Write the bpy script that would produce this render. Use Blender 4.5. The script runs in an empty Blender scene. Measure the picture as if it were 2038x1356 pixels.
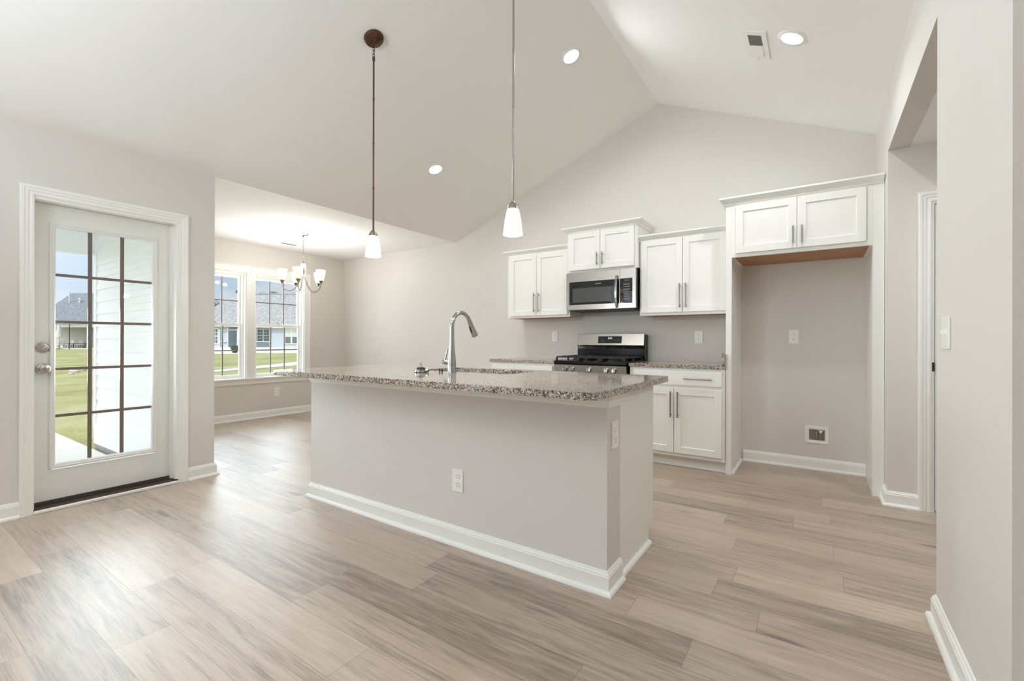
import bpy, bmesh, math, random
from mathutils import Vector, Matrix, Euler

SC = bpy.context.scene
COL = SC.collection
PI = math.pi
random.seed(7)

# ------------------------------------------------------------------ camera
cam_d = bpy.data.cameras.new('camera')
cam_o = bpy.data.objects.new('camera', cam_d)
COL.objects.link(cam_o)
_R = ((0.8291488433320042, 0.559022665739946, 0.0024196673747049775),
      (-0.0016263135166270245, -0.0019162081019606025, 0.9999968416204401),
      (-0.5590255367204124, 0.8291501597030027, 0.0006796756139303038))
_m = Matrix((( _R[0][0], _R[1][0], -_R[2][0], 0.0),
             ( _R[0][1], _R[1][1], -_R[2][1], 0.0),
             ( _R[0][2], _R[1][2], -_R[2][2], 1.12),
             (0, 0, 0, 1)))
cam_o.matrix_world = _m
cam_d.sensor_width = 36.0
cam_d.lens = 902.811 / 2038.0 * 36.0
cam_d.clip_start = 0.05
cam_d.clip_end = 600
SC.camera = cam_o

# ------------------------------------------------------------------ view
SC.view_settings.view_transform = 'Standard'
SC.view_settings.look = 'None'
SC.view_settings.gamma = 1.0
SC.view_settings.use_curve_mapping = False
SC.view_settings.exposure = 0.09
try:
    SC.cycles.use_denoising = True
    SC.cycles.denoiser = 'OPENIMAGEDENOISE'
    SC.cycles.max_bounces = 14
    SC.cycles.diffuse_bounces = 9
    SC.cycles.glossy_bounces = 4
    SC.cycles.transmission_bounces = 6
    SC.cycles.transparent_max_bounces = 12
    SC.cycles.caustics_reflective = False
    SC.cycles.caustics_refractive = False
    SC.cycles.sample_clamp_indirect = 6.0
except Exception:
    pass

# ------------------------------------------------------------------ sky
W = bpy.data.worlds.new('sky')
SC.world = W
W.use_nodes = True
def build_sky():
    nt = W.node_tree
    nt.nodes.clear()
    N = nt.nodes.new; L = nt.links.new
    tc = N('ShaderNodeTexCoord')
    sep = N('ShaderNodeSeparateXYZ'); L(tc.outputs['Generated'], sep.inputs[0])
    ramp = N('ShaderNodeValToRGB')
    e = ramp.color_ramp.elements
    e[0].position = 0.0; e[0].color = (0.58, 0.66, 0.76, 1)
    e[1].position = 0.85; e[1].color = (0.24, 0.42, 0.76, 1)
    k = e.new(0.14); k.color = (0.50, 0.64, 0.84, 1)
    k = e.new(0.34); k.color = (0.46, 0.61, 0.86, 1)
    L(sep.outputs['Z'], ramp.inputs[0])
    # clouds, stretched along the horizon
    mp = N('ShaderNodeMapping'); mp.inputs['Scale'].default_value = (2.2, 2.2, 6.5)
    mp.inputs['Location'].default_value = (0.3, 0.75, 0.1)
    L(tc.outputs['Generated'], mp.inputs[0])
    no = N('ShaderNodeTexNoise'); no.inputs['Scale'].default_value = 1.6
    no.inputs['Detail'].default_value = 7.0; no.inputs['Roughness'].default_value = 0.58
    L(mp.outputs[0], no.inputs['Vector'])
    cr = N('ShaderNodeMapRange'); cr.inputs['From Min'].default_value = 0.5; cr.inputs['From Max'].default_value = 0.68
    L(no.outputs['Fac'], cr.inputs['Value'])
    mx = N('ShaderNodeMix'); mx.data_type = 'RGBA'
    L(cr.outputs[0], mx.inputs['Factor']); L(ramp.outputs[0], mx.inputs['A'])
    mx.inputs['B'].default_value = (0.86, 0.87, 0.88, 1)
    # bright haze round the sun, high and behind the house
    dt = N('ShaderNodeVectorMath'); dt.operation = 'DOT_PRODUCT'
    L(tc.outputs['Generated'], dt.inputs[0])
    dt.inputs[1].default_value = Vector((-0.42, -0.62, 0.66)).normalized()
    mr = N('ShaderNodeMapRange'); mr.inputs['From Min'].default_value = 0.15; mr.inputs['From Max'].default_value = 1.0
    L(dt.outputs['Value'], mr.inputs['Value'])
    pw = N('ShaderNodeMath'); pw.operation = 'POWER'; pw.inputs[1].default_value = 1.6
    L(mr.outputs[0], pw.inputs[0])
    sc = N('ShaderNodeVectorMath'); sc.operation = 'SCALE'
    sc.inputs[0].default_value = (2.7, 2.7, 2.75)
    L(pw.outputs[0], sc.inputs['Scale'])
    ad = N('ShaderNodeVectorMath'); ad.operation = 'ADD'
    L(mx.outputs['Result'], ad.inputs[0]); L(sc.outputs[0], ad.inputs[1])
    bg = N('ShaderNodeBackground'); bg.inputs['Strength'].default_value = 0.9
    L(ad.outputs[0], bg.inputs['Color'])
    out = N('ShaderNodeOutputWorld'); L(bg.outputs[0], out.inputs['Surface'])
build_sky()

# ------------------------------------------------------------------ sun
sun_d = bpy.data.lights.new('sun', 'SUN')
sun_d.energy = 1.25
sun_d.angle = 0.02
sun_d.color = (1.0, 0.96, 0.9)
sun_o = bpy.data.objects.new('sun', sun_d)
COL.objects.link(sun_o)
sun_o.location = (0, -20, 30)
sun_o.rotation_euler = Vector((0.0, 0.62, -0.78)).to_track_quat('-Z', 'Y').to_euler()

# area lights added to strengthen daylight at the door, dining and side windows
def added_area_light(name, loc, direction, w, h, energy, color=(0.82, 0.92, 1.0)):
    d = bpy.data.lights.new(name, 'AREA')
    d.shape = 'RECTANGLE'; d.size = w; d.size_y = h
    d.energy = energy; d.color = color
    o = bpy.data.objects.new(name, d)
    COL.objects.link(o)
    o.location = loc
    o.rotation_euler = Vector(direction).to_track_quat('-Z', 'Z').to_euler()
    return o
added_area_light('side_window_fill', (-4.1, -2.6, 1.45), (1, 0, 0), 2.0, 1.9, 28)  # this window is itself added, out of view
added_area_light('daylight_door', (-4.345, 1.08, 1.08), (1, 0, 0), 0.52, 1.56, 52)
added_area_light('daylight_dining_window', (-6.82, 3.25, 1.33), (1, 0, 0), 1.55, 1.42, 50)
# added fill light, out of view, aimed up to brighten the vault
added_area_light('vault_bounce_fill', (-2.2, -1.4, 1.9), (0.0, 0.3, 1), 0.9, 0.9, 88, (0.80, 0.91, 1.0))

# ------------------------------------------------------------------ materials
def srgb(r, g, b):
    def f(c):
        c /= 255.0
        return c / 12.92 if c <= 0.04045 else ((c + 0.055) / 1.055) ** 2.4
    return (f(r), f(g), f(b), 1.0)

def pmat(name, col, rough=0.5, metal=0.0, bump=0.0, bump_scale=200.0, var=0.0, var_scale=3.0,
         emit=None, emit_s=0.0, coat=0.0, ior=1.5):
    m = bpy.data.materials.new(name)
    m.use_nodes = True
    nt = m.node_tree
    b = nt.nodes['Principled BSDF']
    b.inputs['Base Color'].default_value = col
    b.inputs['Roughness'].default_value = rough
    b.inputs['Metallic'].default_value = metal
    b.inputs['IOR'].default_value = ior
    if coat:
        b.inputs['Coat Weight'].default_value = coat
        b.inputs['Coat Roughness'].default_value = 0.1
    if emit is not None:
        b.inputs['Emission Color'].default_value = emit
        b.inputs['Emission Strength'].default_value = emit_s
    tc = nt.nodes.new('ShaderNodeTexCoord')
    n = nt.nodes.new('ShaderNodeTexNoise')
    nt.links.new(tc.outputs['Object'], n.inputs['Vector'])
    if var:
        n.inputs['Scale'].default_value = var_scale
        mr = nt.nodes.new('ShaderNodeMapRange')
        mr.inputs['To Min'].default_value = 1.0 - var
        mr.inputs['To Max'].default_value = 1.0 + var
        nt.links.new(n.outputs['Fac'], mr.inputs['Value'])
        sc = nt.nodes.new('ShaderNodeVectorMath'); sc.operation = 'SCALE'
        sc.inputs[0].default_value = col[:3]
        nt.links.new(mr.outputs[0], sc.inputs['Scale'])
        nt.links.new(sc.outputs[0], b.inputs['Base Color'])
    if bump:
        n2 = nt.nodes.new('ShaderNodeTexNoise')
        n2.inputs['Scale'].default_value = bump_scale
        n2.inputs['Detail'].default_value = 3
        nt.links.new(tc.outputs['Object'], n2.inputs['Vector'])
        bp = nt.nodes.new('ShaderNodeBump')
        bp.inputs['Strength'].default_value = bump
        bp.inputs['Distance'].default_value = 0.002
        nt.links.new(n2.outputs['Fac'], bp.inputs['Height'])
        nt.links.new(bp.outputs[0], b.inputs['Normal'])
    return m

def brushed(name, col, rough, axis_scale):
    m = pmat(name, col, rough, 1.0)
    nt = m.node_tree; b = nt.nodes['Principled BSDF']
    tc = nt.nodes['Texture Coordinate']
    mp = nt.nodes.new('ShaderNodeMapping'); mp.inputs['Scale'].default_value = axis_scale
    nt.links.new(tc.outputs['Object'], mp.inputs[0])
    n = nt.nodes.new('ShaderNodeTexNoise'); n.inputs['Scale'].default_value = 1.0; n.inputs['Detail'].default_value = 4
    nt.links.new(mp.outputs[0], n.inputs['Vector'])
    mr = nt.nodes.new('ShaderNodeMapRange')
    mr.inputs['To Min'].default_value = rough * 0.7; mr.inputs['To Max'].default_value = rough * 1.4
    nt.links.new(n.outputs['Fac'], mr.inputs['Value'])
    nt.links.new(mr.outputs[0], b.inputs['Roughness'])
    return m

M = {}
M['wall'] = pmat('wall_paint_greige', srgb(218, 214, 209), 0.75, bump=0.06, bump_scale=260, var=0.012)
M['ceil'] = pmat('ceiling_paint', srgb(243, 242, 240), 0.85, bump=0.08, bump_scale=220, var=0.008)
M['trim'] = pmat('trim_paint_white', srgb(240, 240, 236), 0.35, bump=0.02, bump_scale=120)
M['cab'] = pmat('cabinet_paint_white', srgb(236, 235, 230), 0.32, bump=0.02, bump_scale=150, var=0.006)
M['door'] = pmat('door_paint_white', srgb(228, 228, 223), 0.4, bump=0.02, bump_scale=90)
M['wood'] = pmat('raw_maple_underside', srgb(178, 132, 98), 0.6, var=0.18, var_scale=14)
M['plate'] = pmat('white_plastic', srgb(240, 239, 234), 0.3)
M['dark'] = pmat('dark_slot', srgb(34, 32, 30), 0.6)
M['nickel'] = brushed('brushed_nickel', srgb(160, 154, 146), 0.32, (60, 60, 900))
M['satin'] = brushed('satin_nickel', srgb(196, 190, 182), 0.28, (60, 60, 900))
M['chrome'] = pmat('polished_chrome', srgb(180, 181, 179), 0.13, 1.0)
M['steel'] = brushed('stainless_steel', srgb(180, 175, 168), 0.24, (8, 300, 900))
M['sinksteel'] = brushed('sink_steel', srgb(200, 200, 198), 0.2, (300, 8, 300))
M['bronze_refl'] = pmat('bronze_and_brown_reflection', srgb(104, 80, 64), 0.3, 1.0, bump=0.15, bump_scale=90, var=0.25, var_scale=40)  # bronze of small hardware; also a brown reflection painted on one pendant
M['black'] = pmat('black_enamel', srgb(12, 12, 13), 0.16, ior=1.35)
M['iron'] = pmat('cast_iron', srgb(24, 24, 24), 0.5, bump=0.3, bump_scale=400)
M['blackglass'] = pmat('black_glass', srgb(14, 14, 15), 0.04, ior=1.5)
M['mwwin'] = pmat('microwave_window_mesh', srgb(74, 74, 74), 0.12)
M['muntin'] = pmat('taupe_grille_bar', srgb(112, 101, 92), 0.5)
M['wmuntin'] = pmat('grey_grille_bar', srgb(128, 124, 118), 0.5)
M['thresh'] = pmat('bronze_threshold', srgb(84, 72, 64), 0.4, 0.4)
M['vinyl'] = pmat('white_vinyl_siding', srgb(236, 237, 238), 0.5, bump=0.05, bump_scale=60)
M['concrete'] = pmat('pale_concrete', srgb(226, 222, 214), 0.85, bump=0.3, bump_scale=60, var=0.05, var_scale=6)
M['block'] = pmat('grey_foundation', srgb(168, 164, 160), 0.9, bump=0.5, bump_scale=40, var=0.12, var_scale=14)
M['legend'] = pmat('pale_legend_print', srgb(215, 215, 210), 0.5)
M['sidingblue'] = pmat('pale_blue_siding', srgb(196, 204, 216), 0.7)
M['sidingbeige'] = pmat('pale_beige_siding', srgb(214, 208, 198), 0.7)
M['exttrim'] = pmat('exterior_white_trim', srgb(240, 240, 240), 0.6)
M['extdark'] = pmat('dim_window_glass', srgb(120, 128, 130), 0.15)
M['screen'] = pmat('porch_screen_mesh', srgb(134, 142, 148), 0.8)
M['blind'] = pmat('pale_blind', srgb(222, 228, 222), 0.7)
M['bark'] = pmat('tree_bark', srgb(110, 96, 82), 0.9, bump=0.5, bump_scale=20)
M['potdark'] = pmat('dark_planter', srgb(70, 68, 68), 0.7)
M['cloth'] = pmat('cream_cloth', srgb(236, 230, 216), 0.9)
M['stone'] = pmat('pale_stone', srgb(214, 204, 190), 0.9, bump=0.5, bump_scale=15)
M['display'] = pmat('led_digits', srgb(230, 238, 245), 0.5, emit=srgb(215, 230, 245), emit_s=1.2)
M['bulb'] = pmat('lit_bulb', srgb(255, 250, 240), 0.4, emit=srgb(255, 246, 228), emit_s=5.0)
M['shade'] = pmat('frosted_shade_glass', srgb(246, 238, 224), 0.3, emit=srgb(255, 240, 216), emit_s=0.62)
M['lens'] = pmat('lit_downlight_lens', srgb(255, 255, 250), 0.4, emit=srgb(255, 252, 244), emit_s=9.0)
M['label'] = pmat('brass_valve', srgb(150, 138, 118), 0.35, 0.6)
M['wbox'] = pmat('grey_box_inside', srgb(120, 116, 108), 0.6, var=0.15, var_scale=60)

def glass_mat(name, tint, refl=1.0):
    m = bpy.data.materials.new(name); m.use_nodes = True
    nt = m.node_tree; nt.nodes.clear()
    N = nt.nodes.new; L = nt.links.new
    out = N('ShaderNodeOutputMaterial')
    tr = N('ShaderNodeBsdfTransparent'); tr.inputs['Color'].default_value = tint
    gl = N('ShaderNodeBsdfGlossy'); gl.inputs['Roughness'].default_value = 0.01
    fr = N('ShaderNodeFresnel'); fr.inputs['IOR'].default_value = 1.45
    mu = N('ShaderNodeMath'); mu.operation = 'MULTIPLY'; mu.inputs[1].default_value = refl
    L(fr.outputs[0], mu.inputs[0])
    mx = N('ShaderNodeMixShader')
    L(mu.outputs[0], mx.inputs[0]); L(tr.outputs[0], mx.inputs[1]); L(gl.outputs[0], mx.inputs[2])
    L(mx.outputs[0], out.inputs['Surface'])
    return m
M['glass'] = glass_mat('window_glass', (0.96, 0.98, 0.97, 1), 0.45)
M['clear'] = glass_mat('clear_plastic', (0.93, 0.94, 0.94, 1), 1.2)

def floor_mat():
    m = bpy.data.materials.new('oak_plank_floor'); m.use_nodes = True
    nt = m.node_tree; N = nt.nodes.new; L = nt.links.new
    b = nt.nodes['Principled BSDF']
    tc = N('ShaderNodeTexCoord'); sp = N('ShaderNodeSeparateXYZ'); L(tc.outputs['Object'], sp.inputs[0])
    def math_(op, a, b_=None):
        n = N('ShaderNodeMath'); n.operation = op
        for i, v in enumerate((a, b_)):
            if v is None: continue
            if isinstance(v, (int, float)): n.inputs[i].default_value = v
            else: L(v, n.inputs[i])
        return n.outputs[0]
    PW, PL = 0.1775, 1.22
    yy = math_('DIVIDE', math_('SUBTRACT', sp.outputs['Y'], 0.02), PW)
    row = math_('FLOOR', yy); fy = math_('FRACT', yy)
    wn = N('ShaderNodeTexWhiteNoise'); wn.noise_dimensions = '1D'; L(math_('ADD', row, 3.37), wn.inputs['W'])
    xx = math_('ADD', math_('DIVIDE', sp.outputs['X'], PL), math_('MULTIPLY', wn.outputs['Value'], 7.0))
    colm = math_('FLOOR', xx); fx = math_('FRACT', xx)
    cv = N('ShaderNodeCombineXYZ'); L(row, cv.inputs[0]); L(colm, cv.inputs[1])
    wn2 = N('ShaderNodeTexWhiteNoise'); wn2.noise_dimensions = '2D'; L(cv.outputs[0], wn2.inputs['Vector'])
    pid = wn2.outputs['Value']
    # grain coordinates
    gv = N('ShaderNodeCombineXYZ')
    L(math_('ADD', math_('MULTIPLY', sp.outputs['X'], 1.9), math_('MULTIPLY', pid, 61.0)), gv.inputs[0])
    L(math_('ADD', math_('MULTIPLY', sp.outputs['Y'], 30.0), math_('MULTIPLY', pid, 23.0)), gv.inputs[1])
    g1 = N('ShaderNodeTexNoise'); g1.inputs['Scale'].default_value = 1.0; g1.inputs['Detail'].default_value = 8
    g1.inputs['Roughness'].default_value = 0.66; g1.inputs['Distortion'].default_value = 0.9
    L(gv.outputs[0], g1.inputs['Vector'])
    gv2 = N('ShaderNodeCombineXYZ')
    L(math_('ADD', math_('MULTIPLY', sp.outputs['X'], 7.0), math_('MULTIPLY', pid, 91.0)), gv2.inputs[0])
    L(math_('ADD', math_('MULTIPLY', sp.outputs['Y'], 190.0), math_('MULTIPLY', pid, 37.0)), gv2.inputs[1])
    g2 = N('ShaderNodeTexNoise'); g2.inputs['Scale'].default_value = 1.0; g2.inputs['Detail'].default_value = 3
    L(gv2.outputs[0], g2.inputs['Vector'])
    # knots
    kv = N('ShaderNodeCombineXYZ')
    L(math_('ADD', math_('MULTIPLY', sp.outputs['X'], 1.1), math_('MULTIPLY', pid, 17.0)), kv.inputs[0])
    L(math_('MULTIPLY', sp.outputs['Y'], 5.0), kv.inputs[1])
    kn = N('ShaderNodeTexVoronoi'); kn.inputs['Scale'].default_value = 1.0
    L(kv.outputs[0], kn.inputs['Vector'])
    kr = N('ShaderNodeMapRange'); kr.inputs['From Min'].default_value = 0.0; kr.inputs['From Max'].default_value = 0.13
    kr.inputs['To Min'].default_value = 1.0; kr.inputs['To Max'].default_value = 0.0
    L(kn.outputs['Distance'], kr.inputs['Value'])
    ramp = N('ShaderNodeValToRGB'); e = ramp.color_ramp.elements
    e[0].position = 0.27; e[0].color = srgb(118, 101, 87)
    e[1].position = 0.75; e[1].color = srgb(192, 174, 156)
    k = e.new(0.5); k.color = srgb(170, 151, 133)
    f = math_('ADD', math_('ADD', math_('MULTIPLY', g1.outputs['Fac'], 0.78), 0.11), math_('MULTIPLY', math_('SUBTRACT', g2.outputs['Fac'], 0.5), 0.40))
    f = math_('ADD', f, math_('MULTIPLY', math_('SUBTRACT', pid, 0.5), 0.24))
    f = math_('SUBTRACT', f, math_('MULTIPLY', kr.outputs[0], 0.42))
    L(f, ramp.inputs[0])
    # seams
    sy = math_('MULTIPLY', math_('MINIMUM', fy, math_('SUBTRACT', 1.0, fy)), PW)
    sx = math_('MULTIPLY', math_('MINIMUM', fx, math_('SUBTRACT', 1.0, fx)), PL)
    s = math_('MINIMUM', sx, sy)
    sm = N('ShaderNodeMapRange'); sm.inputs['From Min'].default_value = 0.0003; sm.inputs['From Max'].default_value = 0.0014
    L(s, sm.inputs['Value'])
    mx = N('ShaderNodeMix'); mx.data_type = 'RGBA'
    L(sm.outputs[0], mx.inputs['Factor']); mx.inputs['A'].default_value = srgb(112, 96, 82); L(ramp.outputs[0], mx.inputs['B'])
    L(mx.outputs['Result'], b.inputs['Base Color'])
    ro = N('ShaderNodeMapRange'); ro.inputs['To Min'].default_value = 0.38; ro.inputs['To Max'].default_value = 0.56
    L(g2.outputs['Fac'], ro.inputs['Value']); L(ro.outputs[0], b.inputs['Roughness'])
    b.inputs['Coat Weight'].default_value = 1.0
    b.inputs['Coat Roughness'].default_value = 0.46
    b.inputs['Coat IOR'].default_value = 1.65
    h = math_('ADD', math_('MULTIPLY', g2.outputs['Fac'], 0.35), math_('MULTIPLY', sm.outputs[0], 1.0))
    bp = N('ShaderNodeBump'); bp.inputs['Strength'].default_value = 0.22; bp.inputs['Distance'].default_value = 0.0015
    L(h, bp.inputs['Height']); L(bp.outputs[0], b.inputs['Normal'])
    return m
M['floor'] = floor_mat()

def granite_mat():
    m = bpy.data.materials.new('speckled_granite'); m.use_nodes = True
    nt = m.node_tree; N = nt.nodes.new; L = nt.links.new
    b = nt.nodes['Principled BSDF']
    tc = N('ShaderNodeTexCoord')
    v1 = N('ShaderNodeTexVoronoi'); v1.inputs['Scale'].default_value = 270.0; v1.inputs['Randomness'].default_value = 1.0
    n0 = N('ShaderNodeTexNoise'); n0.inputs['Scale'].default_value = 60.0
    L(tc.outputs['Object'], n0.inputs['Vector'])
    ad = N('ShaderNodeVectorMath'); ad.operation = 'MULTIPLY_ADD'
    L(n0.outputs['Color'], ad.inputs[0]); ad.inputs[1].default_value = (0.012, 0.012, 0.012); L(tc.outputs['Object'], ad.inputs[2])
    L(ad.outputs[0], v1.inputs['Vector'])
    sx = N('ShaderNodeSeparateColor'); L(v1.outputs['Color'], sx.inputs[0])
    r1 = N('ShaderNodeValToRGB'); r1.color_ramp.interpolation = 'CONSTANT'
    e = r1.color_ramp.elements
    e[0].position = 0.0; e[0].color = srgb(62, 56, 50)
    e[1].position = 0.22; e[1].color = srgb(116, 103, 91)
    for p_, c_ in ((0.40, (176, 164, 149)), (0.60, (212, 203, 192)), (0.82, (170, 153, 137)), (0.92, (226, 222, 214))):
        k = e.new(p_); k.color = srgb(*c_)
    L(sx.outputs['Red'], r1.inputs[0])
    n2 = N('ShaderNodeTexNoise'); n2.inputs['Scale'].default_value = 70.0; n2.inputs['Detail'].default_value = 5
    L(tc.outputs['Object'], n2.inputs['Vector'])
    mr = N('ShaderNodeMapRange'); mr.inputs['From Min'].default_value = 0.56; mr.inputs['From Max'].default_value = 0.63
    L(n2.outputs['Fac'], mr.inputs['Value'])
    mx = N('ShaderNodeMix'); mx.data_type = 'RGBA'
    L(mr.outputs[0], mx.inputs['Factor']); L(r1.outputs[0], mx.inputs['A']); mx.inputs['B'].default_value = srgb(78, 66, 56)
    L(mx.outputs['Result'], b.inputs['Base Color'])
    b.inputs['Roughness'].default_value = 0.08
    b.inputs['Specular IOR Level'].default_value = 0.95
    return m
M['granite'] = granite_mat()

def lap_mat(name, col, lap):
    """horizontal lap siding: a thin shadow line is left to real relief elsewhere; here a bump per board"""
    m = pmat(name, col, 0.65)
    nt = m.node_tree; N = nt.nodes.new; L = nt.links.new
    b = nt.nodes['Principled BSDF']
    tc = nt.nodes['Texture Coordinate']
    sp = N('ShaderNodeSeparateXYZ'); L(tc.outputs['Object'], sp.inputs[0])
    d = N('ShaderNodeMath'); d.operation = 'DIVIDE'; d.inputs[1].default_value = lap; L(sp.outputs['Z'], d.inputs[0])
    f = N('ShaderNodeMath'); f.operation = 'FRACT'; L(d.outputs[0], f.inputs[0])
    bp = N('ShaderNodeBump'); bp.inputs['Strength'].default_value = 1.0; bp.inputs['Distance'].default_value = 0.05
    bp.invert = True
    L(f.outputs[0], bp.inputs['Height']); L(bp.outputs[0], b.inputs['Normal'])
    return m
M['lapblue'] = lap_mat('lapped_pale_blue_siding', srgb(200, 207, 218), 0.16)
M['lapbeige'] = lap_mat('lapped_beige_siding', srgb(214, 208, 198), 0.16)

def shingle_mat(name, ca, cb):
    m = bpy.data.materials.new(name); m.use_nodes = True
    nt = m.node_tree; N = nt.nodes.new; L = nt.links.new
    b = nt.nodes['Principled BSDF']
    tc = N('ShaderNodeTexCoord')
    v = N('ShaderNodeTexVoronoi'); v.inputs['Scale'].default_value = 9.0
    L(tc.outputs['Object'], v.inputs['Vector'])
    sp = N('ShaderNodeSeparateColor'); L(v.outputs['Color'], sp.inputs[0])
    mx = N('ShaderNodeMix'); mx.data_type = 'RGBA'
    L(sp.outputs['Red'], mx.inputs['Factor'])
    mx.inputs['A'].default_value = srgb(*ca); mx.inputs['B'].default_value = srgb(*cb)
    L(mx.outputs['Result'], b.inputs['Base Color'])
    b.inputs['Roughness'].default_value = 0.95
    return m
M['shingle'] = shingle_mat('light_grey_shingles', (142, 140, 137), (188, 185, 181))
M['shingle2'] = shingle_mat('slate_grey_shingles', (112, 113, 117), (152, 153, 157))

def grass_mat():
    m = bpy.data.materials.new('mown_grass'); m.use_nodes = True
    nt = m.node_tree; N = nt.nodes.new; L = nt.links.new
    b = nt.nodes['Principled BSDF']
    tc = N('ShaderNodeTexCoord')
    n = N('ShaderNodeTexNoise'); n.inputs['Scale'].default_value = 0.35; n.inputs['Detail'].default_value = 9; n.inputs['Roughness'].default_value = 0.72
    L(tc.outputs['Object'], n.inputs['Vector'])
    r = N('ShaderNodeValToRGB'); e = r.color_ramp.elements
    e[0].position = 0.3; e[0].color = srgb(140, 142, 92)
    e[1].position = 0.72; e[1].color = srgb(198, 190, 152)
    k = e.new(0.5); k.color = srgb(172, 169, 118)
    L(n.outputs['Fac'], r.inputs[0]); L(r.outputs[0], b.inputs['Base Color'])
    b.inputs['Roughness'].default_value = 1.0
    b.inputs['Specular IOR Level'].default_value = 0.0
    n2 = N('ShaderNodeTexNoise'); n2.inputs['Scale'].default_value = 30; L(tc.outputs['Object'], n2.inputs['Vector'])
    bp = N('ShaderNodeBump'); bp.inputs['Strength'].default_value = 0.6; bp.inputs['Distance'].default_value = 0.04
    L(n2.outputs['Fac'], bp.inputs['Height']); L(bp.outputs[0], b.inputs['Normal'])
    return m
M['grass'] = grass_mat()
M['leaf'] = pmat('green_leaves', srgb(108, 132, 96), 0.7, var=0.35, var_scale=2.0)

# ------------------------------------------------------------------ object helpers
def tag(o, label=None, cat=None, group=None, kind=None):
    if label: o['label'] = label
    if cat: o['category'] = cat
    if group: o['group'] = group
    if kind: o['kind'] = kind
    return o

def empty(name, loc=(0, 0, 0), rot=(0, 0, 0)):
    o = bpy.data.objects.new(name, None)
    o.empty_display_size = 0.1
    o.location = loc; o.rotation_euler = rot
    COL.objects.link(o)
    return o

def adopt(o, parent, world=True):
    """parent o; with world=True its mesh is in world coordinates and an Empty parent only translates"""
    o.parent = parent
    if world and parent.type == 'EMPTY':
        o.matrix_parent_inverse = Matrix.Translation(-Vector(parent.location))
    return o

def copy_tree(o, parent=None):
    c = o.copy(); COL.objects.link(c)
    if parent is not None:
        c.parent = parent
    for ch in list(o.children):
        copy_tree(ch, c)
    return c

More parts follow.
